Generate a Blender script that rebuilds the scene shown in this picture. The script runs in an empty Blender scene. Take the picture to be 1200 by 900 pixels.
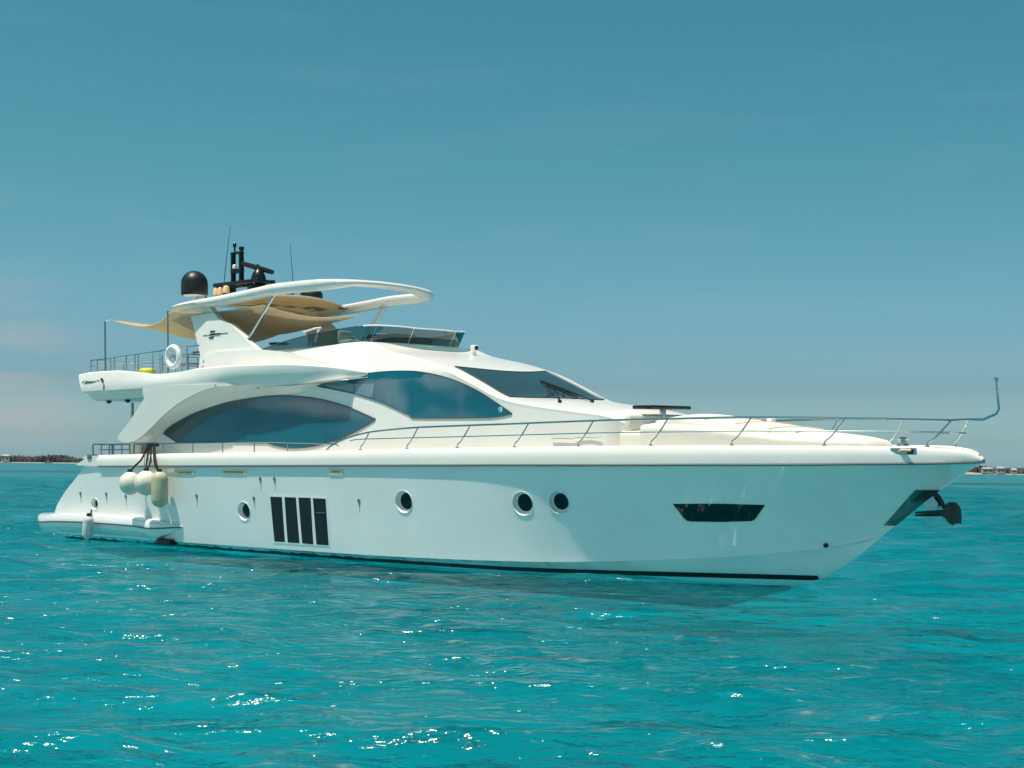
import bpy, bmesh, math, random
import numpy as np
from mathutils import Vector, Matrix
from mathutils.geometry import delaunay_2d_cdt
random.seed(7); rng = np.random.default_rng(11)
scene = bpy.context.scene
COL = scene.collection
rad = math.radians

# ------------------------------------------------------------------ camera
F_PX, CAM_H = 1700.0, 2.5
ROLL = 0.0116
cam_d = bpy.data.cameras.new('camera'); cam = bpy.data.objects.new('camera', cam_d); COL.objects.link(cam)
cam_d.sensor_width = 36; cam_d.lens = F_PX/1200*36; cam_d.shift_y = 96.5/1200
cam_d.clip_start = 0.5; cam_d.clip_end = 30000
cr, sr = math.cos(ROLL), math.sin(ROLL)
cam.matrix_world = Matrix(((cr, -sr, 0, 0), (0, 0, -1, 0), (sr, cr, 0, CAM_H), (0, 0, 0, 1)))
scene.camera = cam

# ------------------------------------------------------------------ yacht placement (heading and a slight heel)
TH, PHI = rad(41.3), rad(1.3)
OX, OY = -11.69*CAM_H/2.25, 45.83*CAM_H/2.25
ct, st, cp, sp = math.cos(TH), math.sin(TH), math.cos(PHI), math.sin(PHI)
BOAT = Matrix.Translation((OX, OY, 0)) @ Matrix.Rotation(-TH, 4, 'Z') @ Matrix.Rotation(PHI, 4, 'X')

# ------------------------------------------------------------------ sun and sky
SUN_LOCAL = Vector((-0.09, -0.29, 0.95)).normalized()       # direction to the sun in the yacht's frame
SUN = (Matrix.Rotation(-TH, 3, 'Z') @ SUN_LOCAL).normalized()
sun_el = math.asin(SUN.z); sun_az = math.atan2(SUN.x, SUN.y)
sl = bpy.data.lights.new('sun', 'SUN'); sl.energy = 4.6; sl.angle = rad(1.2); sl.color = (1.0, 0.90, 0.79)
so = bpy.data.objects.new('sun', sl); COL.objects.link(so)
so.rotation_euler = (-SUN).to_track_quat('-Z', 'Y').to_euler()
so.location = (-40, 0, 60)
world = bpy.data.worlds.new('World'); scene.world = world; world.use_nodes = True
nt = world.node_tree; N = nt.nodes; L = nt.links; N.clear()
def nd(tree, typ, **kw):
    n = tree.nodes.new(typ)
    for k, v in kw.items():
        if k in n.inputs: n.inputs[k].default_value = v
        else: setattr(n, k, v)
    return n
sky = nd(nt, 'ShaderNodeTexSky', sky_type='NISHITA', sun_disc=False, sun_elevation=sun_el, sun_rotation=sun_az,
         air_density=1.0, dust_density=1.6, ozone_density=1.0)
tint = nd(nt, 'ShaderNodeMix', data_type='RGBA', blend_type='MULTIPLY'); tint.inputs[0].default_value = 1.0
L.new(sky.outputs[0], tint.inputs[6])
# the air is greener high up and greyer near the horizon
geo = nd(nt, 'ShaderNodeTexCoord'); sep = nd(nt, 'ShaderNodeSeparateXYZ'); L.new(geo.outputs['Generated'], sep.inputs[0])
ramp = nd(nt, 'ShaderNodeValToRGB'); L.new(sep.outputs['Z'], ramp.inputs[0])
SKY_STOPS = [(0.0, (1.1, 1.8, 2.3)), (0.02, (0.78, 1.22, 1.50)), (0.056, (0.505, 0.78, 0.947)), (0.171, (0.360, 0.785, 0.735)), (0.30, (0.262, 0.775, 0.685)), (1.0, (0.26, 0.68, 0.66))]
e = ramp.color_ramp.elements
e[0].position, e[0].color = SKY_STOPS[0][0], (*SKY_STOPS[0][1], 1)
e[1].position, e[1].color = SKY_STOPS[-1][0], (*SKY_STOPS[-1][1], 1)
for p, c in SKY_STOPS[1:-1]:
    q = e.new(p); q.color = (*c, 1)
L.new(ramp.outputs[0], tint.inputs[7])
# thin clouds: soft streaks
mp = nd(nt, 'ShaderNodeMapping'); mp.inputs['Scale'].default_value = (2.2, 2.2, 13); L.new(geo.outputs['Generated'], mp.inputs[0])
cn = nd(nt, 'ShaderNodeTexNoise', Scale=2.3, Detail=7.0, Roughness=0.55, Distortion=0.3); L.new(mp.outputs[0], cn.inputs['Vector'])
cr1 = nd(nt, 'ShaderNodeMapRange'); cr1.inputs[1].default_value = 0.52; cr1.inputs[2].default_value = 0.80
cr1.inputs[3].default_value = 0; cr1.inputs[4].default_value = 0.035
L.new(cn.outputs['Fac'], cr1.inputs[0])
cm = nd(nt, 'ShaderNodeMix', data_type='RGBA'); L.new(cr1.outputs[0], cm.inputs[0]); L.new(tint.outputs[2], cm.inputs[6])
cm.inputs[7].default_value = (6.0, 6.3, 6.4, 1)
# a pale pink bank of haze low on the left
dotp = nd(nt, 'ShaderNodeVectorMath', operation='DISTANCE'); L.new(geo.outputs['Generated'], dotp.inputs[0])
dotp.inputs[1].default_value = Vector((-0.345, 1, 0.066)).normalized()
db = nd(nt, 'ShaderNodeMapping'); db.inputs['Scale'].default_value = (6, 6, 40); L.new(geo.outputs['Generated'], db.inputs[0])
dn = nd(nt, 'ShaderNodeTexNoise', Scale=1.0, Detail=4.0); L.new(db.outputs[0], dn.inputs['Vector'])
bk = nd(nt, 'ShaderNodeMapRange', interpolation_type='SMOOTHSTEP'); bk.inputs[1].default_value = 0.085; bk.inputs[2].default_value = 0.0
bk.inputs[3].default_value = 0; bk.inputs[4].default_value = 0.5
L.new(dotp.outputs['Value'], bk.inputs[0])
bk2 = nd(nt, 'ShaderNodeMapRange'); bk2.inputs[1].default_value = 0.4; bk2.inputs[2].default_value = 0.65; L.new(dn.outputs['Fac'], bk2.inputs[0])
bm_ = nd(nt, 'ShaderNodeMath', operation='MULTIPLY'); L.new(bk.outputs[0], bm_.inputs[0]); L.new(bk2.outputs[0], bm_.inputs[1])
cm2 = nd(nt, 'ShaderNodeMix', data_type='RGBA'); L.new(bm_.outputs[0], cm2.inputs[0]); L.new(cm.outputs[2], cm2.inputs[6])
cm2.inputs[7].default_value = (4.6, 3.9, 3.9, 1)
# a low bank of white cloud abeam, behind the camera's left shoulder (seen mirrored in the glass)
sb = nd(nt, 'ShaderNodeVectorMath', operation='SUBTRACT'); L.new(geo.outputs['Generated'], sb.inputs[0]); sb.inputs[1].default_value = Vector((-1.0, -0.06, 0.135)).normalized()
mb2 = nd(nt, 'ShaderNodeVectorMath', operation='MULTIPLY'); L.new(sb.outputs[0], mb2.inputs[0]); mb2.inputs[1].default_value = (1, 1, 6)
lb = nd(nt, 'ShaderNodeVectorMath', operation='LENGTH'); L.new(mb2.outputs[0], lb.inputs[0])
bk3 = nd(nt, 'ShaderNodeMapRange', interpolation_type='SMOOTHSTEP'); bk3.inputs[1].default_value = 0.45; bk3.inputs[2].default_value = 0.1; L.new(lb.outputs['Value'], bk3.inputs[0])
cbm = nd(nt, 'ShaderNodeMapping'); cbm.inputs['Scale'].default_value = (8, 8, 34); L.new(geo.outputs['Generated'], cbm.inputs[0])
cbn = nd(nt, 'ShaderNodeTexNoise', Scale=1.0, Detail=5.0); L.new(cbm.outputs[0], cbn.inputs['Vector'])
cbr = nd(nt, 'ShaderNodeMapRange'); cbr.inputs[1].default_value = 0.48; cbr.inputs[2].default_value = 0.62; L.new(cbn.outputs['Fac'], cbr.inputs[0])
cbx = nd(nt, 'ShaderNodeMath', operation='MULTIPLY'); L.new(bk3.outputs[0], cbx.inputs[0]); L.new(cbr.outputs[0], cbx.inputs[1])
cm3 = nd(nt, 'ShaderNodeMix', data_type='RGBA'); L.new(cbx.outputs[0], cm3.inputs[0]); L.new(cm2.outputs[2], cm3.inputs[6]); cm3.inputs[7].default_value = (17, 17.5, 17.5, 1)
bg = nd(nt, 'ShaderNodeBackground', Strength=0.095); L.new(cm3.outputs[2], bg.inputs[0])
wo = nd(nt, 'ShaderNodeOutputWorld'); L.new(bg.outputs[0], wo.inputs[0])
scene.view_settings.view_transform = 'Standard'; scene.view_settings.look = 'None'
scene.view_settings.exposure = 0.35; scene.view_settings.gamma = 1.0; scene.view_settings.use_curve_mapping = False
scene.render.resolution_x = 1024; scene.render.resolution_y = 768
scene.cycles.max_bounces = 8

# ------------------------------------------------------------------ materials
MAT = {}
def mat(name, color, rough=0.4, metal=0.0, spec=0.5, ior=1.45, coat=0.0, var=0.0, vscale=2.0, bump=0.0, bscale=20.0, trans=0.0):
    m = bpy.data.materials.new(name); m.use_nodes = True; t = m.node_tree; b = t.nodes['Principled BSDF']
    b.inputs['Base Color'].default_value = (*color, 1); b.inputs['Roughness'].default_value = rough
    b.inputs['Metallic'].default_value = metal; b.inputs['Specular IOR Level'].default_value = spec
    b.inputs['IOR'].default_value = ior; b.inputs['Coat Weight'].default_value = coat
    tc = nd(t, 'ShaderNodeTexCoord')
    if var > 0:
        n = nd(t, 'ShaderNodeTexNoise', Scale=vscale, Detail=5.0); t.links.new(tc.outputs['Object'], n.inputs['Vector'])
        r = nd(t, 'ShaderNodeMapRange'); r.inputs[1].default_value = 0.3; r.inputs[2].default_value = 0.7
        r.inputs[3].default_value = 1-var; r.inputs[4].default_value = 1+var*0.3
        t.links.new(n.outputs['Fac'], r.inputs[0])
        x = nd(t, 'ShaderNodeMix', data_type='RGBA', blend_type='MULTIPLY'); x.inputs[0].default_value = 1
        x.inputs[6].default_value = (*color, 1); t.links.new(r.outputs[0], x.inputs[7])
        t.links.new(x.outputs[2], b.inputs['Base Color'])
    if bump > 0:
        n = nd(t, 'ShaderNodeTexNoise', Scale=bscale, Detail=4.0); t.links.new(tc.outputs['Object'], n.inputs['Vector'])
        bp = nd(t, 'ShaderNodeBump', Strength=bump, Distance=0.05); t.links.new(n.outputs['Fac'], bp.inputs['Height'])
        t.links.new(bp.outputs[0], b.inputs['Normal'])
    if trans > 0:
        tl = nd(t, 'ShaderNodeBsdfTranslucent'); tl.inputs[0].default_value = (*color, 1)
        mx = nd(t, 'ShaderNodeMixShader'); mx.inputs[0].default_value = trans
        t.links.new(b.outputs[0], mx.inputs[1]); t.links.new(tl.outputs[0], mx.inputs[2])
        t.links.new(mx.outputs[0], t.nodes['Material Output'].inputs[0])
    MAT[name] = m; return m
mat('hull_paint', (0.84, 0.83, 0.80), 0.14, ior=1.6, var=0.05, vscale=0.7, coat=1.0, bump=0.03, bscale=0.8)
mat('gelcoat', (0.78, 0.755, 0.70), 0.22, var=0.04, vscale=1.1, coat=0.2)
mat('deck_cream', (0.68, 0.64, 0.55), 0.45, var=0.06, vscale=3)
mat('cushion', (0.72, 0.69, 0.61), 0.7, var=0.05, vscale=3, bump=0.15, bscale=6)
mat('tinted_glass', (0.004, 0.115, 0.165), 0.03, ior=1.5, var=0.2, vscale=0.6)
mat('blind', (0.10, 0.21, 0.25), 0.05, ior=1.5)
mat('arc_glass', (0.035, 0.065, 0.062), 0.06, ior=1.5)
mat('smoked_glass', (0.024, 0.055, 0.062), 0.06, ior=1.5)
mat('black_glass', (0.004, 0.006, 0.007), 0.04, ior=1.5)
mat('black_paint', (0.010, 0.011, 0.012), 0.3)
mat('black_plastic', (0.012, 0.013, 0.014), 0.42)
mat('rubber_grey', (0.06, 0.07, 0.07), 0.4)
mat('bottom_paint', (0.008, 0.009, 0.012), 0.6)
mat('steel', (0.55, 0.56, 0.57), 0.22, metal=1.0)
mat('steel_dark', (0.30, 0.32, 0.33), 0.3, metal=1.0)
mat('rail_grey', (0.15, 0.16, 0.16), 0.35)
mat('rope', (0.012, 0.012, 0.014), 0.9, bump=0.5, bscale=60)
mat('fender_cream', (0.72, 0.69, 0.58), 0.55, var=0.18, vscale=4, bump=0.1, bscale=8)
mat('fender_olive', (0.50, 0.49, 0.33), 0.6, var=0.2, vscale=4, bump=0.1, bscale=8)
mat('fender_grey', (0.62, 0.62, 0.58), 0.6, var=0.2, vscale=4)
mat('canvas', (0.66, 0.57, 0.40), 0.85, var=0.06, vscale=2, trans=0.42)
mat('tan_trim', (0.90, 0.58, 0.34), 0.5, var=0.1)
mat('lettering', (0.01, 0.01, 0.012), 0.5)
mat('rust', (0.28, 0.26, 0.22), 0.8)
mat('white_plastic', (0.78, 0.79, 0.78), 0.5)
mat('lime', (0.55, 0.62, 0.03), 0.5)
mat('decal_blue', (0.25, 0.6, 0.7), 0.5)
mat('anchor_metal', (0.05, 0.05, 0.045), 0.5, metal=0.7, bump=0.3, bscale=15)
mat('plate_green', (0.10, 0.19, 0.18), 0.16, metal=0.85)
def glass_mat(name, tcol, gl=0.10):
    m = bpy.data.materials.new(name); m.use_nodes = True; t = m.node_tree; t.nodes.clear()
    tr = nd(t, 'ShaderNodeBsdfTransparent'); tr.inputs[0].default_value = (*tcol, 1)
    g = nd(t, 'ShaderNodeBsdfGlossy', Roughness=0.03); lw = nd(t, 'ShaderNodeLayerWeight', Blend=0.5); pw_ = nd(t, 'ShaderNodeMath', operation='POWER'); pw_.inputs[1].default_value = 4.0; t.links.new(lw.outputs['Facing'], pw_.inputs[0])
    fr = nd(t, 'ShaderNodeMath', operation='MULTIPLY_ADD'); fr.inputs[1].default_value = 0.9; fr.inputs[2].default_value = 0.05; t.links.new(pw_.outputs[0], fr.inputs[0])
    mx = nd(t, 'ShaderNodeMixShader'); o = nd(t, 'ShaderNodeOutputMaterial')
    t.links.new(fr.outputs[0], mx.inputs[0]); t.links.new(tr.outputs[0], mx.inputs[1]); t.links.new(g.outputs[0], mx.inputs[2])
    t.links.new(mx.outputs[0], o.inputs[0]); MAT[name] = m
glass_mat('clear_tint', (0.42, 0.54, 0.55))

# ------------------------------------------------------------------ helpers
def link(name, verts, faces, m, parent=None, smooth=35, mats=None, fmat=None):
    me = bpy.data.meshes.new(name); me.from_pydata([tuple(v) for v in verts], [], [tuple(f) for f in faces]); me.update()
    bm = bmesh.new(); bm.from_mesh(me)
    bmesh.ops.remove_doubles(bm, verts=bm.verts, dist=1e-5)
    bmesh.ops.recalc_face_normals(bm, faces=bm.faces); bm.to_mesh(me); bm.free()
    me.materials.append(MAT[m])
    if smooth:
        me.shade_smooth(); me.set_sharp_from_angle(angle=rad(smooth))
    o = bpy.data.objects.new(name, me); COL.objects.link(o)
    if parent: o.parent = parent
    return o
def tag(o, label=None, cat=None, group=None, kind=None):
    if label: o['label'] = label
    if cat: o['category'] = cat
    if group: o['group'] = group
    if kind: o['kind'] = kind
    return o
def empty(name, mtx=None, loc=None):
    o = bpy.data.objects.new(name, None); COL.objects.link(o); o.empty_display_size = 0.2
    if mtx is not None: o.matrix_world = mtx
    if loc is not None: o.location = loc
    return o
class MB:
    def __init__(s): s.v = []; s.f = []
    def add(s, v, f):
        n = len(s.v); s.v += [tuple(p) for p in v]; s.f += [tuple(i+n for i in q) for q in f]; return s
    def grid(s, rows, closed=False, capends=False):
        n = len(s.v); R, Cn = len(rows), len(rows[0])
        for r in rows: s.v += [tuple(p) for p in r]
        for i in range(R-1):
            for j in range(Cn if closed else Cn-1):
                k = (j+1) % Cn
                s.f.append((n+i*Cn+j, n+i*Cn+k, n+(i+1)*Cn+k, n+(i+1)*Cn+j))
        if capends:
            s.f.append(tuple(n+j for j in range(Cn))[::-1]); s.f.append(tuple(n+(R-1)*Cn+j for j in range(Cn)))
        return s
    def tube(s, pts, r, sides=8, closed=False):
        pts = [Vector(p) for p in pts]; n = len(pts)
        rs = r if isinstance(r, (list, tuple)) else [r]*n
        rows = []; up = None
        for i, p in enumerate(pts):
            if closed: d = pts[(i+1) % n]-pts[i-1]
            else: d = pts[min(i+1, n-1)]-pts[max(i-1, 0)]
            d.normalize()
            if up is None:
                up = Vector((0, 0, 1)) if abs(d.z) < .9 else Vector((1, 0, 0))
            a = d.cross(up).normalized(); b = a.cross(d).normalized(); up = b
            rows.append([p+(a*math.cos(q)+b*math.sin(q))*rs[i] for q in [2*math.pi*k/sides for k in range(sides)]])
        if closed: rows.append(rows[0]); s.grid(rows, True)
        else: s.grid(rows, True, True)
        return s
    def box(s, c, d, bev=0.0, rot=None):
        bm = bmesh.new(); bmesh.ops.create_cube(bm, size=1)
        for v in bm.verts: v.co = Vector((v.co.x*d[0], v.co.y*d[1], v.co.z*d[2]))
        if bev: bmesh.ops.bevel(bm, geom=bm.edges[:], offset=bev, segments=3, affect='EDGES', profile=0.5)
        M = Matrix.Translation(c) @ (rot.to_4x4() if rot else Matrix())
        bm.verts.ensure_lookup_table(); bm.verts.index_update()
        s.add([M @ v.co for v in bm.verts], [[v.index for v in f.verts] for f in bm.faces]); bm.free(); return s
    def lathe(s, prof, n=24, c=(0, 0, 0), axis=None):
        """profile (radius, height) turned about an axis through c"""
        A = Vector(axis or (0, 0, 1)).normalized(); q = A.to_track_quat('Z', 'Y').to_matrix()
        rows = [[Vector(c)+q @ Vector((r*math.cos(2*math.pi*k/n), r*math.sin(2*math.pi*k/n), h)) for k in range(n)] for r, h in prof]
        s.grid(rows, True, True); return s
    def obj(s, name, m, parent=None, smooth=35): return link(name, s.v, s.f, m, parent, smooth)
def catmull(p, n=6):
    p = [tuple(q) for q in p]
    if len(p) < 3: return p
    k = len(p[0]); out = []
    ext = [tuple(2*p[0][i]-p[1][i] for i in range(k))]+p+[tuple(2*p[-1][i]-p[-2][i] for i in range(k))]
    for i in range(1, len(ext)-2):
        for j in range(n):
            t = j/n
            out.append(tuple(0.5*((2*ext[i][c])+(-ext[i-1][c]+ext[i+1][c])*t+(2*ext[i-1][c]-5*ext[i][c]+4*ext[i+1][c]-ext[i+2][c])*t*t
                       +(-ext[i-1][c]+3*ext[i][c]-3*ext[i+1][c]+ext[i+2][c])*t**3) for c in range(k)))
    out.append(p[-1]); return out
def sm(x, xs, ys):                       # smooth interpolation through a table
    xs = np.asarray(xs, float); ys = np.asarray(ys, float)
    if x <= xs[0]: return float(ys[0])
    if x >= xs[-1]: return float(ys[-1])
    i = int(np.searchsorted(xs, x))-1; i = min(max(i, 0), len(xs)-2)
    d = np.diff(ys)/np.diff(xs); m = np.zeros(len(xs)); m[0], m[-1] = d[0], d[-1]
    for k in range(1, len(xs)-1): m[k] = 0 if d[k-1]*d[k] <= 0 else 2*d[k-1]*d[k]/(d[k-1]+d[k])
    h = xs[i+1]-xs[i]; t = (x-xs[i])/h
    return float((2*t**3-3*t*t+1)*ys[i]+(t**3-2*t*t+t)*h*m[i]+(-2*t**3+3*t*t)*ys[i+1]+(t**3-t*t)*h*m[i+1])

# the measured outlines are read off the photograph and carried to the yacht's own planes (metres)
def back(px, py, y):
    u = (px-600)/F_PX; v = (546.5-py)/F_PX
    a = u*cr-v*sr; b = u*sr+v*cr
    A = (st*a+ct)*cp+b*sp; B = -(st*OX+ct*OY)*cp+CAM_H*sp
    t = (y-B)/A; rx, ry, z = t*a-OX, t-OY, CAM_H+t*b
    return ct*rx-st*ry, -(st*rx+ct*ry)*sp+z*cp
def on(px, py, fn):                      # starboard surface y = -fn(x, z)
    y = -2.8
    for _ in range(14):
        x, z = back(px, py, y); y = 0.5*y-0.5*fn(x, z)
    return x, z
def onl(pts, fn): return [on(a, b, fn) for a, b in pts]
def table(pts, y):
    r = sorted(back(a, b, y) for a, b in pts); return [p[0] for p in r], [p[1] for p in r]

def panel(name, outline, fn, off, thick, m, parent, side=-1, g=0.12, smooth=35):
    """a plate with the given (x, z) outline that follows the surface |y| = fn(x, z)"""
    pts = []
    n0 = len(outline)
    for i in range(n0):
        a, b = outline[i], outline[(i+1) % n0]; L_ = math.hypot(a[0]-b[0], a[1]-b[1])
        if L_ < 1e-4: continue
        k = max(1, int(L_/(g*1.2)))
        for j in range(k): pts.append((a[0]+(b[0]-a[0])*j/k, a[1]+(b[1]-a[1])*j/k))
    n = len(pts); P = np.array(pts)
    def inside(x, z):
        c = False
        for i in range(n):
            x1, z1 = P[i]; x2, z2 = P[i-1]
            if (z1 > z) != (z2 > z) and x < (x2-x1)*(z-z1)/(z2-z1)+x1: c = not c
        return c
    extra = []
    for x in np.arange(P[:, 0].min()+g/2, P[:, 0].max(), g):
        for z in np.arange(P[:, 1].min()+g/2, P[:, 1].max(), g):
            if inside(x, z) and np.min(np.hypot(P[:, 0]-x, P[:, 1]-z)) > g*0.45: extra.append((x, z))
    vs, es, fs, *_ = delaunay_2d_cdt([Vector(p) for p in pts+extra], [], [list(range(n))], 1, 1e-6)
    V = [(v.x, side*(fn(v.x, v.y)+off), v.y) for v in vs]; k = len(V)
    V += [(v.x, side*(fn(v.x, v.y)+off-thick), v.y) for v in vs]
    Fc = [tuple(f) for f in fs]+[tuple(i+k for i in f)[::-1] for f in fs]
    cnt = {}
    for f in fs:
        for i in range(len(f)):
            ed = (f[i], f[(i+1) % len(f)]); cnt[tuple(sorted(ed))] = cnt.get(tuple(sorted(ed)), 0)+1
    for (a, b), c in cnt.items():
        if c == 1: Fc.append((a, b, b+k, a+k))
    return link(name, V, Fc, m, parent, smooth)
def ruled(name, A, B, t, m, parent, n=40):
    """a shell between two 3D curves, t thick upwards"""
    def res(P):
        P = [Vector(p) for p in catmull(P, 8)]; d = [0]
        for i in range(1, len(P)): d.append(d[-1]+(P[i]-P[i-1]).length)
        out = []
        for k in range(n+1):
            s = d[-1]*k/n; i = max(0, min(len(P)-2, int(np.searchsorted(d, s))-1)); q = (s-d[i])/max(1e-9, d[i+1]-d[i])
            out.append(P[i].lerp(P[i+1], q))
        return out
    a, b = res(A), res(B); mb = MB(); rows = []
    for i in range(n+1):
        lo = [a[i].lerp(b[i], k/6) for k in range(7)]
        hi = [p+Vector((0, 0, t)) for p in lo]
        rows.append(lo+hi[::-1])
    mb.grid(rows, True, True); return mb.obj(name, m, parent)
def flip(pts): return [(x, -y, z) for x, y, z in pts]

yacht = empty('motor_yacht', BOAT)
tag(yacht, 'large white three-level motor yacht lying at anchor on turquoise water, filling the frame', 'yacht')
Y = yacht

# ------------------------------------------------------------------ hull shape
XS = [-2, 2, 8, 14, 18, 20, 22, 24, 26, 27.6, 28.6, 29.5, 30.2, 30.62]
YS = [3.05, 3.12, 3.22, 3.22, 3.14, 3.03, 2.85, 2.56, 2.15, 1.72, 1.36, .94, .5, 0.03]
def ysh(x): return sm(x, XS, YS)
RX, RZ = table([(115, 546.3), (300, 545.5), (500, 545), (600, 544.8), (700, 545)], -3.25)
for p, yy in [((800, 544.7), -3.0), ((900, 544.6), -2.6), ((1000, 543.7), -1.9), ((1050, 543.3), -1.45), ((1100, 542.6), -.85), ((1150, 541), 0)]:
    a, b = back(*p, yy); RX.append(a); RZ.append(b)
def zsh(x): return sm(x, RX, RZ)
CX, CZ = table([(100, 533.7), (200, 531.5), (300, 530), (400, 528), (500, 525.7), (600, 524.5), (700, 523)], -3.15)
for p, yy in [((800, 522.5), -2.9), ((900, 522.5), -2.5), ((1000, 523), -1.8), ((1060, 523.5), -1.3), ((1100, 525.5), -.75), ((1130, 529), -.35), ((1154, 538), 0)]:
    a, b = back(*p, yy); CX.append(a); CZ.append(b)
def zcap(x): return sm(x, CX, CZ)
ZST = [-0.9, -0.4, 0.0, .5, 1.31, 2.08, 2.72]; XST = [23.5, 25.6, 26.75, 27.6, 28.62, 29.62, 30.62]
def zk(x): return sm(x, [-2, 20]+XST, [-.9, -.9]+ZST) if x > XST[0] else -0.9
def zc(x):
    z = sm(x, [-2, 14, 20, 24, 26.5, 28.2], [0.12, 0.14, 0.22, 0.42, 0.66, 1.0]); return max(z, zk(x)+0.02)
def yc(x): return sm(x, [-2, 14, 18, 20, 22, 24, 26, 27.2, 28.1], [2.92, 2.98, 2.86, 2.66, 2.25, 1.62, .85, .35, 0.0])
def pw(x): return sm(x, [12, 20, 26, 30], [0.9, 1.1, 1.35, 1.25])
def hull(x, z):
    zz, zt = zc(x), zsh(x)
    if z >= zz: return yc(x)+(ysh(x)-0.005-yc(x))*max(0, min(1.05, (z-zz)/(zt-zz)))**pw(x)
    k = zk(x); t = max(0, (z-k)/(zz-k)); return max(0.0, yc(x)-0.05)*t**0.8
def xtr(z): return sm(z, [-.9, .6, 1.0, 1.5, 2.0, 2.55], [-.8, -.75, -.55, 0.0, .75, 1.55])
X0 = -0.8
def warp(x, z): return x+(xtr(z)-X0)*max(0, 1-(x-X0)/5)
xs = list(np.linspace(X0, 20, 110))+list(np.linspace(20.15, 30.6, 90))
rows = []
for x in xs:
    k, zz, zt = zk(x), zc(x), zsh(x)+0.02
    r = [(zz-k)*i/7+k for i in range(8)]+[zz+(zt-zz)*(i/26) for i in range(27)]
    rows.append([(warp(x, z), -hull(x, z), z) for z in r])
mb = MB(); mb.grid(rows); mb.grid([flip(r) for r in rows])
mb.grid([rows[0], flip(rows[0])]); mb.grid([rows[-1], flip(rows[-1])]); mb.grid([[q[-1] for q in rows], [flip([q[-1]])[0] for q in rows]])
hull_o = mb.obj('hull', 'hull_paint', Y, 28)
# bottom paint and boot stripe follow the hull
for nm, z0, z1, o_ in (('boot_stripe', -0.09, 0.03, 0.006), ('bottom_paint', -0.9, -0.25, 0.008)):
    mb = MB()
    for sd in (-1, 1):
        rr = []
        for x in xs:
            if zk(x) > (z1 if nm == 'bottom_paint' else z1) or (nm == 'boot_stripe' and x > 26.85): continue
            up_ = .05*max(0, min(1, (x-19)/5)); lo = max(z0+up_, zk(x)); zz = [lo+(z1+up_-lo)*i/6 for i in range(7)]
            rr.append([(warp(x, z)-(0.006 if x == X0 else 0), sd*(hull(x, z)+o_), z) for z in zz])
        mb.grid(rr)
    mb.obj(nm, 'bottom_paint', Y)
# stern bathing platform with its side fairing
def prof(x):   # outer half-breadth and the four heights of the fairing
    return sm(x, [-1.45, -1.2, 0, 4.0, 5.6, 6.7], [3.0, 3.32, 3.46, 3.44, 3.36, 3.0])
PTX, PTZ = table([(50, 602.5), (60, 601.5), (105, 602.5), (155, 606), (190, 614), (214, 620)], -3.4)
def ptop(x): return sm(x, PTX, PTZ)
rows = []
for x in np.linspace(-1.45, 6.7, 50):
    w = prof(x); zt = ptop(x); sq = min(1, max(0.05, (6.75-x)/1.5)); g = zt-0.26*sq-0.02
    inner = 2.6 if x < 0.2 else 2.9
    rows.append([(x, -inner, zt), (x, -(w-.14*sq), zt), (x, -(w-.03), zt-.06*sq), (x, -w, zt-.15*sq), (x, -w, g+.03), (x, -(w-.025), g+.015), (x, -(w-.025), g-.0), (x, -w, g-.015),
                 (x, -(w-.04), g-.15*sq), (x, -(w-.25*sq), g-.34*sq), (x, -(inner-.2), g-.45*sq)])
mb = MB(); mb.grid(rows, True, True); mb.grid([flip(r) for r in rows], True, True)
z0 = ptop(-1)
mid = []
for x in np.linspace(-1.45, 0.9, 12):
    mid.append([(x-.15*(1-(y/2.7)**2), y, zt) for y, zt in [(q, ptop(x)-.002) for q in np.linspace(-2.7, 2.7, 13)]]+[(x-.15*(1-(y/2.7)**2), y, ptop(x)-.4) for y in np.linspace(2.7, -2.7, 13)])
mb.grid(mid, True, True)
plat = mb.obj('bathing_platform', 'hull_paint', Y, 30)
mb = MB()
for sd in (-1, 1):
    mb.tube([(x, sd*(prof(x)+.004), ptop(x)-0.26*min(1, max(0.05, (6.75-x)/1.5))-.02) for x in np.linspace(-1.42, 6.6, 40)], .016, 6)
mb.obj('rub_strip', 'rubber_grey', plat)
MB().box((5.75, -3.0, 0.1), (0.75, .3, .2), .05).obj('exhaust_outlet', 'black_plastic', Y)

# ------------------------------------------------------------------ bulwark band, deck, rub rail
def band(x, k):
    zr, zt, w = zsh(x), zcap(x), ysh(x)
    h = max(.02, zt-zr); q = min(1, w/.5)
    return [(x, k*(w-.03), zr+.0), (x, k*(w+.03), zr+.02), (x, k*(w+.035), zr+h*.45), (x, k*(w+.015), zr+h*.8), (x, k*(w-.03*q), zr+h*.96), (x, k*(w-.08*q), zt),
            (x, k*(w-.26*q), zt+.012), (x, k*(w-.30*q), zt-.02), (x, k*(w-.30*q), zt-.2*q)]
bx = [2.15]+list(np.linspace(2.3, 27, 90))+list(np.linspace(27.1, 30.62, 50))
mb = MB()
for k in (-1, 1): mb.grid([band(x, k) for x in bx])
mb.grid([band(2.15, -1), band(2.15, 1)])
bul = mb.obj('bulwark', 'gelcoat', Y, 40)
mb = MB()
mb.grid([[(x, k*max(0.0, ysh(x)-.27), zcap(x)-.10+.04*(1-abs(k))) for k in np.linspace(-1, 1, 13)] for x in bx if x < 30.2])
mb.obj('deck', 'deck_cream', Y)
# raised stern quarter that carries the bulwark down to the transom
def q_out(x, z): return ysh(x)+0.0
mb = MB()
for k in (-1, 1):
    mb.tube([(x, k*(ysh(x)+.028), zsh(x)-.010) for x in [2.3]+list(np.linspace(2.6, 30.5, 110))]+[(30.62, k*.02, zsh(30.6)-.01)], .026, 8)
mb.obj('rub_rail', 'rail_grey', Y)
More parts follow.
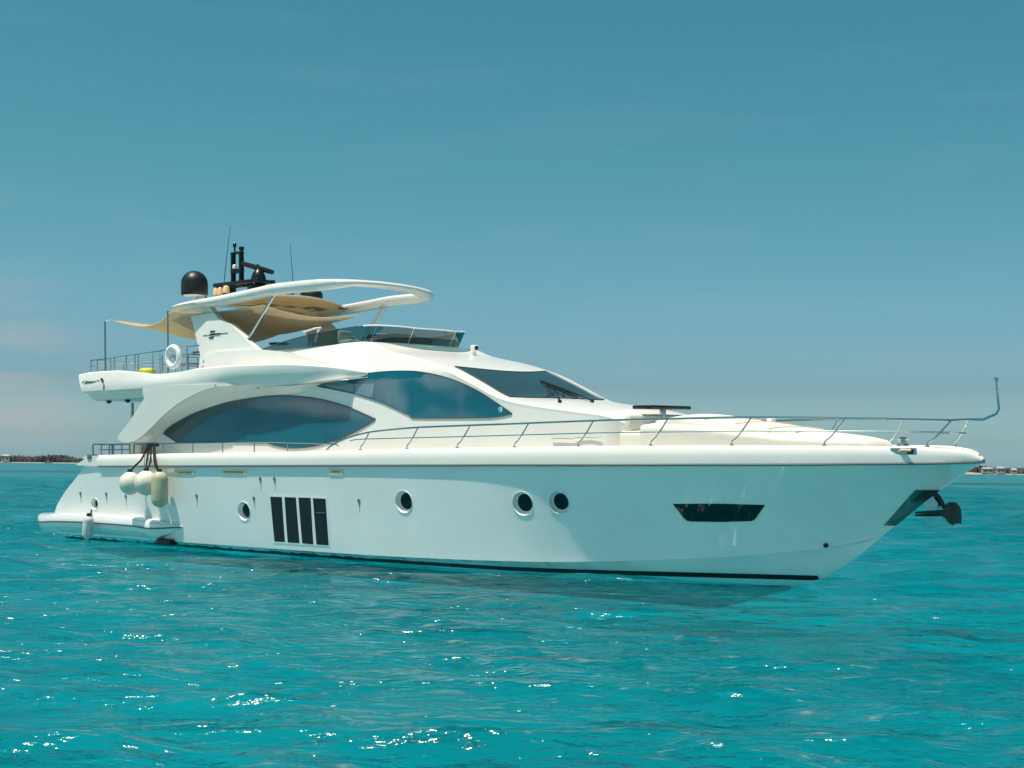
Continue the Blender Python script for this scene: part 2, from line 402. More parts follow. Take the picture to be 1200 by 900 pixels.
# stern quarter: hull wing reaching aft of the band with the aft cleat recess
out = onl([(90, 545), (100, 538), (97, 536.5), (101, 534.2), (116, 533.8), (116, 546.5)], lambda x, z: 3.1)
for sd in (-1, 1):
    panel('stern_quarter', out, lambda x, z: 3.12, .02, .5, 'gelcoat', Y, sd)
MB().box((1.75, -3.05, 2.72), (.25, .25, .16), .03).obj('stern_cleat', 'steel_dark', Y)
MB().box((1.75, 3.05, 2.72), (.25, .25, .16), .03).obj('stern_cleat', 'steel_dark', Y)

# ------------------------------------------------------------------ things set into the hull
def hn(x, z):   # outward direction of the starboard hull
    e = .05
    a = Vector((1, -(hull(x+e, z)-hull(x-e, z))/(2*e), 0)); b = Vector((0, -(hull(x, z+e)-hull(x, z-e))/(2*e), 1))
    return a.cross(b).normalized()
PORTS = [(111, 590, .20), (286, 599, .28), (473.3, 588, .30), (612.5, 590, .30), (655, 589, .28)]
cut = MB(); cups = []
for px, py, r in PORTS:
    x, z = on(px, py, hull)
    for sd in (-1, 1):
        n = hn(x, z); c = Vector((x, -hull(x, z), z))
        if sd == 1: n = Vector((n.x, -n.y, n.z)); c.y = -c.y
        cut.lathe([(r*1.0, .08), (r*.98, .0), (r*.84, -.13)], 48, c, n); cups.append((c, n, r))
cutter = cut.obj('cutter', 'hull_paint', None, 0)
bo = hull_o.modifiers.new('cut', 'BOOLEAN'); bo.operation = 'DIFFERENCE'; bo.solver = 'EXACT'; bo.use_hole_tolerant = True; bo.use_self = True; bo.object = cutter; cutter.matrix_world = BOAT
bpy.context.view_layer.update()
me2 = bpy.data.meshes.new_from_object(hull_o.evaluated_get(bpy.context.evaluated_depsgraph_get()))
if len(me2.polygons) > 1000:
    hull_o.modifiers.clear(); hull_o.data = me2; me2.shade_smooth(); me2.set_sharp_from_angle(angle=rad(28))
bpy.data.objects.remove(cutter)
for c, n, r in cups:
    rim = MB().tube([c+n*.008+q for q in [(n.to_track_quat('Z', 'Y') @ Vector((r*1.0*math.cos(a), r*1.0*math.sin(a), 0))) for a in [2*math.pi*k/40 for k in range(40)]]], .007, 6, True).obj('porthole', 'hull_paint', Y, 60)
    MB().lathe([(r*.85, -.13), (r*.85, -.115), (r*.74, -.11), (r*.72, -.125)], 36, c, n).obj('bezel', 'hull_paint', rim, 30)
    MB().lathe([(r*.74, -.125), (r*.73, -.108), (0.01, -.108)], 36, c, n).obj('pane', 'black_glass', rim, 30)
# air intake: four dark slots in a pale frame
q5 = lambda a, b: (300+a/4, 460+b/4)
slots = [[(68, 488), (122, 490), (137, 700), (88, 698)], [(135, 490), (188, 492), (205, 706), (150, 702)], [(200, 492), (257, 494), (270, 712), (218, 706)], [(268, 495), (327, 498), (342, 716), (285, 712)]]
for sd in (-1, 1):
    fr = panel('air_intake', onl([q5(60, 481), q5(334, 490), q5(350, 723), q5(82, 705)], hull), hull, .008, .03, 'hull_paint', Y, sd)
    for s_ in slots: panel('intake_slot', onl([q5(*p) for p in s_], hull), hull, .012, .02, 'black_paint', fr, sd)
    a, b = on(*q5(283, 563), hull), on(*q5(326, 564), hull)
    MB().tube([(a[0], sd*(hull(*a)+.016), a[1]), (b[0], sd*(hull(*b)+.016), b[1])], .012, 6).obj('slot_bar', 'steel', fr)
# big bow window
q7 = lambda a, b: (700+a/4, 420+b/4)
bw = [q7(352, 679), q7(570, 678), q7(785, 684), q7(788, 690), q7(742, 756), q7(725, 765), q7(600, 769), q7(440, 767), q7(420, 763), q7(404, 750), q7(356, 688)]
for sd in (-1, 1):
    w = panel('bow_window', onl(bw, hull), hull, .006, .02, 'black_glass', Y, sd, g=.15)
    o3 = [(p[0], sd*(hull(*p)+.006), p[1]) for p in onl(bw, hull)]
    MB().tube(o3, .014, 6, True).obj('window_trim', 'hull_paint', w)
# scuppers with a faint streak under each
q2 = lambda a, b: (30+a/4, 440+b/4)
for p in [q2(257, 553), q2(378, 556), q2(470, 566), q2(802, 564), q2(1070, 575), q2(1100, 484), q2(1167, 484), q5(483, 507)]:
    x, z = on(*p, hull)
    for sd in (-1, 1):
        s_ = MB().lathe([(.055, -.02), (.055, .012), (.04, .02), (.01, .021)], 14, (x, sd*hull(x, z), z), (0, sd, 0)).obj('scupper', 'steel_dark', Y)
        panel('stain_streak', [(x-.022, z-.03), (x+.022, z-.03), (x+.006, z-.33), (x-.006, z-.33)], hull, .003, .006, 'rust', s_, sd)
x, z = on(968, 639, hull)
for sd in (-1, 1): MB().lathe([(.055, -.02), (.055, .03), (.03, .05)], 12, (x, sd*hull(x, z), z), (.2, sd, -.3)).obj('thruster_fitting', 'black_plastic', Y)
# tan fairleads under the rub rail
for a, b in [((205, 550.5), (228, 556)), ((260, 550), (289, 556)), ((386, 549.5), (402.5, 557))]:
    p0, p1 = on(*a, hull), on(*b, hull)
    for sd in (-1, 1):
        f = panel('fairlead', [p0, (p1[0], p0[1]), p1, (p0[0], p1[1])], hull, .02, .05, 'tan_trim', Y, sd)
        panel('fairlead_slot', [(p0[0]+.12, p0[1]-.05), (p1[0]-.12, p0[1]-.05), (p1[0]-.12, p0[1]-.09), (p0[0]+.12, p0[1]-.09)], hull, .028, .02, 'steel_dark', f, sd)
# bow: hawse opening with cleat
for sd in (-1, 1):
    bfn = lambda x, z: ysh(x)+.02
    hw_ = panel('bow_hawse', onl([(1043, 525), (1074, 525), (1075, 533), (1055, 534), (1050, 531)], bfn), bfn, .012, .03, 'steel', Y, sd, g=.08)
    p = on(1060, 529, bfn)
    MB().tube([(p[0]-.16, sd*(bfn(*p)+.03), p[1]-.03), (p[0]-.05, sd*(bfn(*p)+.05), p[1]+.03), (p[0]+.16, sd*(bfn(*p)+.03), p[1]+.02)], .03, 8).obj('cleat', 'tan_trim', hw_)
    panel('hawse_hole', onl([(1064, 526.5), (1071, 526.5), (1071, 532), (1063, 532)], bfn), bfn, .016, .02, 'black_plastic', hw_, sd, g=.08)
# stem plate
q8 = lambda a, b: (900+a/4, 430+b/4)
st_ = [q8(566, 742), q8(590, 762), q8(700, 684), q8(765, 640), q8(828, 590), q8(815, 579), q8(752, 581), q8(700, 622)]
pl = [back(a, b, -.10) for a, b in st_]
def stemfn(x, z): return hull(x, z)
mb = MB()
rows = []
for z in np.linspace(on(1041, 616, hull)[1]-.0, on(1100, 576, hull)[1]+.03, 26):
    xe = sm(z, ZST, XST); r = []
    wdt = .22+.22*max(0, min(1, (z-1.2)/.9))
    t = (z-.9)/(1.3)
    for k in np.linspace(-1, 1, 15):
        x = xe-abs(k)*wdt; y = hull(x, z)+.016
        r.append((x+.018, math.copysign(y, k) if k else 0, z))
    rows.append(r)
mb.grid(rows); mb.obj('stem_plate', 'plate_green', Y, 50)

# ------------------------------------------------------------------ deckhouse core
def w0(x): return sm(x, [4, 15, 17.5, 19.5, 21.2, 22.0, 22.35], [2.62, 2.62, 2.52, 2.36, 2.16, 1.95, 1.6])
def house(x, z):
    y = w0(x)-.07*(z-2.8)
    if z > 5.0: y -= .34*(z-5.0)+.05*(z-5.0)**2
    return y
HX = [4, 8.2, 8.95, 10.5, 12, 13.4, 14.0, 14.7, 16, 17, 18, 18.96, 19.4, 20.2, 21.5, 22.0, 22.35]
HZ = [5.30, 5.32, 5.86, 5.90, 5.93, 5.97, 5.93, 5.68, 5.40, 5.11, 4.70, 4.29, 4.18, 4.05, 3.88, 3.80, 3.62]
def zside(x): return sm(x, HX, HZ)
def zcen(x): return zside(x)+sm(x, [4, 8, 9.3, 14, 15.5, 17, 19, 20, 22.3], [.02, .02, .03, .03, .06, .07, .08, .16, .16])
def roofz(x, y):
    w = house(x, zside(x)); k = min(1, abs(y)/w); return zside(x)+(zcen(x)-zside(x))*(1-k**2.2)
xs = list(np.linspace(4.8, 22.0, 110))+[22.1, 22.2, 22.28, 22.35]
rows = []
for x in xs:
    zt = zside(x); zz = [2.7+(zt-.08-2.7)*i/26 for i in range(27)]
    r = [(x, -house(x, z), z) for z in zz]
    w = house(x, zt)
    r += [(x, -(w+.01), zt-.03), (x, -(w-.03), zt+.0)]
    r += [(x, -w*(1-k)+.0, roofz(x, w*(1-k))) for k in (.06, .12, .2, .3, .45, .6, .8)]
    half = r; full = half+[(x, 0, zcen(x))]+flip(half)[::-1]
    rows.append(full)
mb = MB(); mb.grid(rows, False, True); house_o = mb.obj('deckhouse', 'gelcoat', Y, 32)

# windows in the side of the deckhouse
W1 = catmull(onl([(192, 508), (200, 500), (225, 486), (260, 474), (300, 466.5), (335, 464), (370, 467), (405, 476), (440, 491)], house), 5) \
    + catmull(onl([(440, 491.5), (425, 501), (398, 515), (385, 518.3)], house), 4)+catmull(onl([(384, 518.5), (370, 522.5), (345, 525), (325, 522.5), (314, 519)], house), 4) \
    + onl([(313, 518.8), (275, 518.6), (207, 518)], house)
W2 = catmull(onl([(372, 452), (385, 448), (400, 443.5), (440, 436.5), (475, 434.8), (500, 437), (530, 444.5), (560, 458), (585, 474), (600, 484.5)], house), 5) \
    + catmull(onl([(600, 485), (588, 487.8), (575, 489.3)], house), 3)+catmull(onl([(574, 489.5), (490, 489.8), (480, 486.5), (450, 472.5), (420, 462.5), (395, 457), (373, 452.8)], house), 5)
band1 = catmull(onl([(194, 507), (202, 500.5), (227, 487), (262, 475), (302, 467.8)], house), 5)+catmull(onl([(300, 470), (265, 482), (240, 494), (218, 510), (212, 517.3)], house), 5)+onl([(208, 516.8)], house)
for sd in (-1, 1):
    a = panel('saloon_window', W1, house, .014, .05, 'tinted_glass', Y, sd, g=.12)
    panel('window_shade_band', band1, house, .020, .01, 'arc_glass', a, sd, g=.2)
    MB().tube([(x, sd*(house(x, z)+.012), z) for x, z in W1], .02, 6, True).obj('window_seal', 'rubber_grey', a)
    for pxs in ((288, 468, 287, 518), (383, 470, 382, 518)):
        p, q = on(pxs[0], pxs[1], house), on(pxs[2], pxs[3], house)
        MB().tube([(p[0]+(q[0]-p[0])*t, sd*(house(p[0]+(q[0]-p[0])*t, p[1]+(q[1]-p[1])*t)+.0115), p[1]+(q[1]-p[1])*t) for t in np.linspace(0, 1, 8)], .006, 5).obj('glass_joint', 'black_glass', a)
    b = panel('side_window', W2, house, .018, .05, 'tinted_glass', Y, sd, g=.1)
    MB().tube([(x, sd*(house(x, z)+.012), z) for x, z in W2], .016, 6, True).obj('window_seal', 'rubber_grey', b)
    for bl in ([(377, 451.5), (401, 445.5), (415, 450), (416, 460), (400, 457)], [(416.5, 450), (440, 449.5), (437, 466), (417, 461)]):
        panel('window_blind', onl(bl, house), house, .026, .01, 'blind', b, sd, g=.1)
    p = on(587, 480, house)
    MB().lathe([(.07, -.01), (.07, .012), (.045, .013), (.045, .008)], 16, (p[0], sd*(house(*p)+.012), p[1]), (0, sd, 0)).obj('round_sticker', 'decal_blue', b)
# windscreen over the sloping front of the roof
def strip_on_roof(xa, xb, f, off, n=18, mq=26, th=.03):
    up, lo = [], []
    for i in range(n+1):
        t = i/n; r1, r2 = [], []
        for j in range(mq+1):
            k = -1+2*j/mq; w_, bow = f(t); x = xa+(xb-xa)*t+bow*(1-k*k)
            y = k*w_; z = roofz(x, y)+off
            r1.append((x, y, z)); r2.append((x, y, z-th))
        up.append(r1); lo.append(r2)
    return up, lo
up, lo = strip_on_roof(16.98, 18.98, lambda t: (1.86+.10*t, .35), .016)
mb = MB(); mb.grid(up); mb.grid(lo); mb.grid([up[0], lo[0]]); mb.grid([up[-1], lo[-1]])
mb.grid([[r[0] for r in up], [r[0] for r in lo]]); mb.grid([[r[-1] for r in up], [r[-1] for r in lo]])
ws = mb.obj('windscreen', 'smoked_glass', Y)
edge = up[0]+[r[-1] for r in up][1:]+up[-1][::-1][1:]+[r[0] for r in up][::-1][1:-1]
MB().tube(edge, .018, 6, True).obj('window_seal', 'rubber_grey', ws)
def on_roof(px, py, off=.04):
    best = None
    for y in np.linspace(-2, 2, 161):
        x, z = back(px, py, y)
        if 16.5 < x < 20.5:
            e_ = abs(z-roofz(x, y)-off)
            if best is None or e_ < best[0]: best = (e_, x, y)
    return Vector((best[1], best[2], roofz(best[1], best[2])+off))
for bs, tp_, b0_, b1_ in (((694, 470), (660, 458), (634, 446.5), (688, 467)), ((656, 470), (650, 456), (640, 451), (676, 466))):
    base, tip, q0, q1_ = on_roof(*bs), on_roof(*tp_), on_roof(*b0_), on_roof(*b1_)
    w_ = MB(); w_.tube([base, base.lerp(tip, .5)+Vector((0, 0, .03)), tip], [.026, .02, .014], 6); w_.lathe([(.05, -.08), (.05, .02), (.02, .04)], 12, base, (0, 0, 1))
    wo_ = w_.obj('wiper', 'black_plastic', ws)
    MB().tube([q0, q0.lerp(q1_, .5)+Vector((0, 0, .01)), q1_], .03, 6).obj('wiper_blade', 'black_plastic', wo_)
# hand rail on the house side, small vents on the coachroof
p = onl([(648, 514), (672, 514.6), (676, 513), (706, 513.5)], house)
for sd in (-1, 1): MB().tube([(x, sd*(house(x, z)+.05), z) for x, z in p], .016, 6).obj('grab_rail', 'steel', Y)

# ------------------------------------------------------------------ foredeck: seat recess, raised trunk, sun pads, table
def loft_body(name, xs, wf, zf, zc_, zb, m, par, rnd=.12, nx=46):
    rows = []
    for x in np.linspace(xs[0], xs[1], nx):
        w, zt, zm = wf(x), zf(x), zc_(x); h = []
        for i in range(6): h.append((x, -w, zb(x)+(zt-rnd-zb(x))*i/5))
        for i in range(1, 6):
            a = i/5*math.pi/2; h.append((x, -(w-rnd*(1-math.cos(a))), zt-rnd+rnd*math.sin(a)))
        for k in (.25, .5, .75): h.append((x, -(w-rnd)*(1-k), zt+(zm-zt)*(1-(1-k)**2)))
        rows.append(h+[(x, 0, zm)]+flip(h)[::-1])
    return MB().grid(rows, False, True).obj(name, m, par, 40)
dk = lambda x: zcap(x)-.2
loft_body('front_seat_block', (22.3, 23.0), lambda x: sm(x, [22.3, 23.0], [1.72, 1.7]), lambda x: 3.42, lambda x: 3.45, dk, 'cushion', Y)
MB().box((22.42, 0, 3.62), (.22, 3.2, .42), .08).obj('seat_back', 'cushion', Y)
loft_body('coachroof', (23.0, 28.25), lambda x: sm(x, [23, 24.5, 26, 27.4, 28.05, 28.25], [1.85, 1.78, 1.52, 1.15, .85, .6]),
          lambda x: sm(x, [23, 24.3, 25.6, 26.6, 27.6, 28.1, 28.25], [3.56, 3.52, 3.38, 3.27, 3.22, 3.16, 3.0]),
          lambda x: sm(x, [23, 24.3, 25.6, 26.6, 27.6, 28.1, 28.25], [3.66, 3.62, 3.50, 3.40, 3.30, 3.20, 3.04]), dk, 'cushion', Y)
loft_body('sun_pad', (23.15, 26.6), lambda x: sm(x, [23.15, 24, 26.2, 26.6], [1.45, 1.5, 1.15, .9]),
          lambda x: sm(x, [23.15, 23.7, 24.3, 26, 26.6], [3.66, 3.74, 3.66, 3.46, 3.38]),
          lambda x: sm(x, [23.15, 23.7, 24.3, 26, 26.6], [3.74, 3.83, 3.74, 3.51, 3.40]), lambda x: 3.3, 'cushion', Y, .09)
for i in range(3):
    mb = MB(); xx = 24.4+i*.85
    mb.tube([(xx, y, sm(xx, [23.15, 23.7, 24.3, 26, 26.6], [3.74, 3.83, 3.74, 3.51, 3.40])+.006-.075*(y/1.5)**2) for y in np.linspace(-1.25, 1.25, 15)], .012, 5).obj('cushion_seam', 'tan_trim', Y)
tb = MB().box((22.5, -.25, 4.0), (.55, 1.75, .09), .03).obj('deck_table', 'black_paint', Y)
for y in (-.22,): MB().box((22.5, y, 3.75), (.12, .14, .46), .02).obj('table_leg', 'steel', tb)
MB().box((24.9, .9, 3.66), (.16, .2, .1), .02).obj('deck_light', 'white_plastic', Y)
# cream lower lining at the foot of the house
# anchor windlass and hatch near the bow
wl = MB().lathe([(.14, 0), (.14, .12), (.09, .16), (.09, .22), (.13, .26), (.05, .3)], 18, (28.9, -.25, zcap(28.9)-.1)).obj('windlass', 'steel', Y)
MB().box((29.2, .1, zcap(29)-.04), (.5, .35, .06), .02).obj('anchor_hatch', 'deck_cream', Y)

# ------------------------------------------------------------------ flybridge deck with its long side wings
FT = table([(88, 439), (105, 435.7), (130, 434), (155, 435.5), (180, 438), (202, 436), (230, 431), (280, 427), (330, 425.5), (370, 428), (420, 437)], -3.12)
FB = table([(96, 459.5), (155, 456.3), (205, 452.6), (252, 452.6), (300, 451.8), (330, 451), (375, 446), (420, 438.5)], -3.12)
def wt(x): return sm(x, *FT)
def wb(x): return sm(x, *FB)
def Wf(x): return sm(x, [1, 9, 11, 12.5, 13.6, 14.4], [3.14, 3.12, 3.04, 2.88, 2.68, 2.46])
rows = []
x_a = 1.0
for x in list(np.linspace(x_a, 14.3, 90)):
    w, a, b = Wf(x), wt(x), wb(x); h_ = a-b
    ti = sm(x, [1, 6, 9, 13, 14.4], [.10, .12, .05, -.02, 0]); bi = sm(x, [1, 7, 9.5, 14.4], [0.0, .02, .16, .05])
    dr = .28 if x < 4.8 else (.1 if x < 10 else .015)
    fl = sm(x, [1, 8.5, 9.2, 14.4], [a-.22, a-.22, a-.02, a-.0])
    h = [(x, 0, b-dr), (x, -2.5, b-dr), (x, -2.78, b-dr*.9), (x, -2.9+bi*.2, b-.03), (x, -(w-bi-.05), b-.005), (x, -(w-bi-.01), b+.02), (x, -(w-bi*.5), b+h_*.3), (x, -(w-ti*.35), b+h_*.62), (x, -(w-ti*.8), a-h_*.08),
         (x, -(w-ti-.05), a), (x, -(w-ti-.22), a-.005), (x, -(w-ti-.27), a-.04), (x, -(w-ti-.30), fl)]
    if x > 13.6: h = [(p[0], max(p[1], -(w)), p[2]) for p in h]
    full = h+[(x, 0, fl)]+flip(h)[::-1][:-1]
    sh = max(0, 1-(x-x_a)/3.5)
    full = [(X_-.6*sh*(1-min(1, (y_/3.14)**2))+(a-z_)*.55*sh, y_, z_) for X_, y_, z_ in full]
    rows.append(full)
fly = MB().grid(rows, True, True).obj('flybridge_deck', 'gelcoat', Y, 32)
# thin groove that runs along the lower lip
# arch plate (outer skin) and shaded soffit behind it
AF = lambda x, z: 3.06+.035*(z-3.2)
ARCH = onl([(167, 461.5), (169, 466), (167, 470), (160, 481), (150, 496), (139, 510)], AF)
ARCH = ARCH+catmull(onl([(138, 512.5), (140, 516), (148, 518.3), (157, 517), (165, 512), (175, 503), (190, 488), (207, 474), (222, 465), (237, 458), (252, 453.4)], AF), 5)
ARCH = ARCH+onl([(252, 450.5), (205, 451.0), (167, 454)], AF)
for sd in (-1, 1): panel('arch_plate', ARCH, AF, .0, .07, 'gelcoat', fly, sd, g=.15)
E1p = [(150, 518), (165, 511.5), (175, 502.5), (190, 487.5), (207, 473.5), (222, 464.5), (237, 457.5), (252, 453), (300, 451.5), (330, 450.8), (360, 447.8), (376, 446.2)]
E1 = []
for a, b in E1p:
    f = AF if a < 253 else (lambda x, z: Wf(x)-.17 if x < 12.5 else Wf(x)-.1)
    x, z = on(a, b, f); E1.append((x, -f(x, z)+.035, z+.005))
I1 = [(x, -house(x, z)+.01, z) for x, z in onl([(178, 519), (192, 507.5), (200, 499.5), (225, 485.5), (245, 478.5), (270, 471), (300, 466), (320, 464), (345, 463), (360, 457), (376, 451)], house)]
for sd in (-1, 1):
    ruled('arch_soffit', [(x, -sd*y, z) for x, y, z in E1], [(x, -sd*y, z) for x, y, z in I1], .06, 'gelcoat', fly)
# lower inner panel closing the arch foot
for sd in (-1, 1):
    a = [on(*p, house) for p in [(176, 520), (192, 507), (208, 518), (235, 519.5), (235, 530), (176, 531)]]
    panel('arch_foot', a, house, .006, .3, 'gelcoat', fly, sd)
# downlights, drain and name on the wing
for px, py in ((123, 470.5), (145, 471)):
    x, z = back(px, py, -2.6); z = wb(x)-.28
    for sd in (-1, 1): MB().lathe([(.09, .02), (.09, -.04), (.05, -.09), (.01, -.1)], 16, (x, sd*2.45, z)).obj('downlight', 'black_plastic', fly)
WFN = lambda x, z: Wf(x)-sm(x, [1, 6, 9], [.10, .12, .05])*float(np.interp((z-wb(x))/(wt(x)-wb(x)), [0, .3, .62, .92], [0, 0, .35, .8]))+.008
q1 = lambda a, b: (80+a/7.5, 370+b/7.5)
def stroke(pts, fn, r, name, par, m='lettering', sd=-1, flip_x=None):
    q = catmull(onl(pts, fn), 5)
    if flip_x is not None: q = [(2*flip_x-x, z) for x, z in q]
    return MB().tube([(x, sd*(fn(x, z)+.004), z) for x, z in q], r, 6)
name_strokes = [[(120, 590), (128, 582), (136, 574), (142, 570)], [(140, 596), (150, 588), (160, 572), (168, 576), (160, 592), (172, 588), (180, 574)], [(180, 574), (190, 586), (196, 574), (206, 584), (212, 574), (222, 584), (232, 574), (245, 580)],
                [(145, 594), (180, 590), (222, 582)], [(250, 571), (262, 568), (274, 574)]]
mid_x = on(*q1(210, 580), WFN)[0]
for sd in (-1, 1):
    mb = MB()
    for s_ in name_strokes:
        t_ = stroke([q1(*p) for p in s_], WFN, .0085, 'name', fly, sd=sd, flip_x=None if sd == -1 else mid_x); mb.add(t_.v, t_.f)
    mb.obj('name_lettering', 'lettering', fly)
mb = MB()
t_ = stroke([q1(288, 560), q1(296, 556), q1(304, 570), q1(306, 590)], WFN, .032, 'd', fly); mb.add(t_.v, t_.f)
o = mb.obj('wing_emblem', 'lettering', fly)
mb = MB(); t_ = stroke([q1(306, 590), q1(314, 604), q1(312, 625), q1(308, 650)], WFN, .018, 'd', fly); mb.add(t_.v, t_.f); mb.obj('emblem_tail', 'rust', fly)

# cockpit under the wing: post, aft rail, sofa
px_, pz_ = back(155, 480, -2.0)
for sd in (-1, 1): MB().tube([(px_, sd*2.0, 2.8), (px_, sd*2.0, 4.5)], .055, 12).obj('cockpit_post', 'steel', Y)
MB().box((3.0, 0, 2.98), (.7, 4.6, .5), .1).obj('cockpit_sofa', 'cushion', Y)
MB().box((4.78, 0, 3.7), (.06, 4.4, 1.75), .02).obj('saloon_door', 'tinted_glass', Y)

# ------------------------------------------------------------------ low side rail and cockpit rail
def yr(x): return ysh(x)-.17
def on_rail(px, py): return on(px, py, lambda x, z: yr(x))
def low_rail(sd):
    g = MB(); tp = catmull([on_rail(*p) for p in [(178, 519.8), (240, 519.3), (300, 518), (340, 518.5), (388, 520.2), (397, 523)]], 6)
    g.tube([(x, sd*yr(x), z) for x, z in tp], .020, 8)
    r = g.obj('side_rail', 'steel', Y)
    for px in (191, 226, 261, 298, 337):
        x, z = on_rail(px, 519); MB().tube([(x, sd*yr(x), zcap(x)-.02), (x, sd*yr(x), z-.02)], .02, 8).obj('rail_post', 'steel', r)
for sd in (-1, 1): low_rail(sd)
for sd in (-1, 1):
    g = MB(); segs = [(109, 128), (133, 152), (157, 176)]
    for a, b in segs:
        x0, z0 = on_rail(a, 522); x1, _ = on_rail(b, 522)
        g.tube([(x0, sd*yr(x0), zcap(x0)-.03), (x0, sd*yr(x0), z0+.01), (x0+.03, sd*yr(x0), z0+.04), (x1-.03, sd*yr(x1), z0+.04), (x1, sd*yr(x1), z0+.01), (x1, sd*yr(x1), zcap(x1)-.03)], .024, 8)
        g.tube([((x0+x1)/2, sd*yr(x0), zcap(x0)-.03), ((x0+x1)/2, sd*yr(x0), z0+.03)], .018, 8)
    g.obj('cockpit_rail', 'steel_dark', Y)
g = MB()
for y in (-2.4, -.9, .9, 2.4): g.tube([(1.9, y, 2.8), (1.9, y, 3.1)], .022, 8)
g.tube([(1.9, -2.9, 3.12), (1.9, 2.9, 3.12)], .024, 8); g.tube([(1.9, -2.9, 2.95), (1.9, 2.9, 2.95)], .015, 8)
g.obj('transom_rail', 'steel_dark', Y)

# ------------------------------------------------------------------ bow rail
topx = [(383, 527), (388, 522.5), (400, 516), (425, 508.3), (450, 504.4), (490, 501), (550, 498.6), (600, 496.8), (700, 493), (780, 491)]
tops = [on_rail(*p) for p in topx]
for p in [(880, 489), (990, 490.2), (1052, 491.2), (1114, 492.6)]: tops.append(on_rail(*p))
mids = [on_rail(*p) for p in [(410, 516.5), (430, 514.5), (550, 511.5), (700, 507.3), (780, 506.2), (880, 505.2), (985, 505.2), (1060, 506), (1110, 507.5)]]
stn = [((422.5, 527), (432.5, 507)), ((477, 526), (489.5, 502)), ((536, 525.5), (551, 499)), ((603, 524.5), (619.5, 496.5)), ((678, 523), (695, 494)), ((762.5, 521.5), (782.5, 491.5)),
       ((857.5, 521.5), (880.5, 489.5)), ((966, 522), (991, 490.5)), ((1086.5, 523), (1114.5, 493))]
jx, jz = back(1155, 491.5, 0)
for sd in (-1, 1):
    g = MB(); tp = catmull(tops, 5)
    g.tube([(x, sd*max(.25, yr(x)+.0), z) for x, z in tp]+[(jx-.35, sd*.2, jz), (jx-.1, sd*.06, jz)], .026, 8)
    rail = g.obj('bow_rail', 'steel', Y)
    g = MB(); mp_ = catmull(mids, 4)
    g.tube([(x, sd*max(.2, yr(x)), z) for x, z in mp_]+[(jx-.7, sd*.25, mids[-1][1]+.005)], .015, 6); g.obj('mid_rail', 'steel', rail)
    for b, t in stn:
        x0, _ = on_rail(*b); x1, z1 = on_rail(*t); z0 = zcap(x0)-.0
        pts = [(x0, z0), (x0+.02, z0+.1), (x0+(x1-x0)*.35, z0+(z1-z0)*.36), (x1, z1)]
        g = MB(); g.tube([(x, sd*yr(x), z) for x, z in catmull(pts, 4)], .019, 8)
        g.lathe([(.05, 0), (.05, .02), (.025, .04)], 12, (x0, sd*yr(x0), z0)); g.obj('stanchion', 'steel', rail)
j1, j2 = back(1170.5, 482, 0), back(1167, 445, 0)
jk = MB().tube([(jx-.4, 0, jz), (jx-.05, 0, jz+.0), (j1[0]-.05, 0, j1[1]-.05), (j1[0], 0, j1[1]+.05), (j2[0], 0, j2[1])], .028, 8).obj('jackstaff', 'steel', Y)
MB().lathe([(.03, -.04), (.05, 0), (.045, .03), (.02, .05), (.01, .055)], 14, (j2[0], 0, j2[1])).obj('bow_light', 'steel', jk)

# ------------------------------------------------------------------ flybridge windscreen and coaming furniture
plan = catmull([(9.35, -2.16), (10.5, -2.14), (12, -2.06), (13.0, -1.96), (13.65, -1.75), (14.0, -1.35), (14.2, -.7), (14.25, 0)], 5)
plan = plan+[(x, -y) for x, y in plan[::-1][1:]]
def gh(x): return sm(x, [9.35, 10.5, 12, 13.2, 14.3], [.06, .25, .40, .45, .46])
def lean(x): return sm(x, [9.3, 12, 13.4, 14.3], [0, .08, .34, .42])
def base_z(x, y): return min(roofz(x, y), zside(x)+.08)-.01
lo_, hi_ = [], []
for x, y in plan:
    b = base_z(min(x, 14.2), y); lo_.append((x, y, b)); hi_.append((x+lean(x)*.7, y*(1+.04*lean(x)), b+gh(x)))
mb = MB(); mb.grid([lo_, hi_]); mb.grid([[(x-.012, y*.994, z) for x, y, z in lo_], [(x-.012, y*.994, z) for x, y, z in hi_]]); mb.grid([hi_, [(x-.012, y*.994, z) for x, y, z in hi_]])
fw = mb.obj('flybridge_windscreen', 'clear_tint', Y)
MB().tube([p for p in hi_ if p[0] > 13.4], .022, 6).obj('top_rail', 'white_plastic', fw)
MB().tube([p for p in hi_ if p[0] <= 13.5 and p[1] < 0], .012, 6).obj('glass_edge', 'rubber_grey', fw)
MB().tube([p for p in hi_ if p[0] <= 13.5 and p[1] > 0], .012, 6).obj('glass_edge', 'rubber_grey', fw)
n_ = len(plan)
for i in (20, 29, n_-30, n_-21): MB().tube([lo_[i], hi_[i]], .009, 6).obj('mullion', 'steel', fw)
# helm console, seats and sofa behind the glass
cz = 5.9
con = MB().box((12.8, .2, 6.1), (.6, 2.2, .36), .1).obj('helm_console', 'smoked_glass', Y)
MB().box((12.55, .5, 6.30), (.35, .9, .1), .03).obj('instrument_hood', 'black_plastic', con)
for y in (-.95, .55, 1.25):
    s_ = MB().box((11.9, y, 6.05), (.5, .5, .2), .07).obj('helm_seat', 'cushion', Y)
    MB().box((11.68, y, 6.25), (.14, .5, .36), .06).obj('seat_back', 'cushion', s_)
MB().box((10.2, 1.2, 6.08), (1.5, .6, .3), .1).obj('fly_sofa', 'cushion', Y)
MB().lathe([(.28, 0), (.30, .03), (.28, .06)], 24, (9.6, -1.7, 6.08)).obj('fly_table', 'black_plastic', Y)
g = MB()
a_ = [(11.0, -1.5, 6.1), (11.2, -1.55, 6.42), (11.35, -1.55, 6.5), (11.0, -1.5, 6.5), (10.5, -1.5, 6.42)]
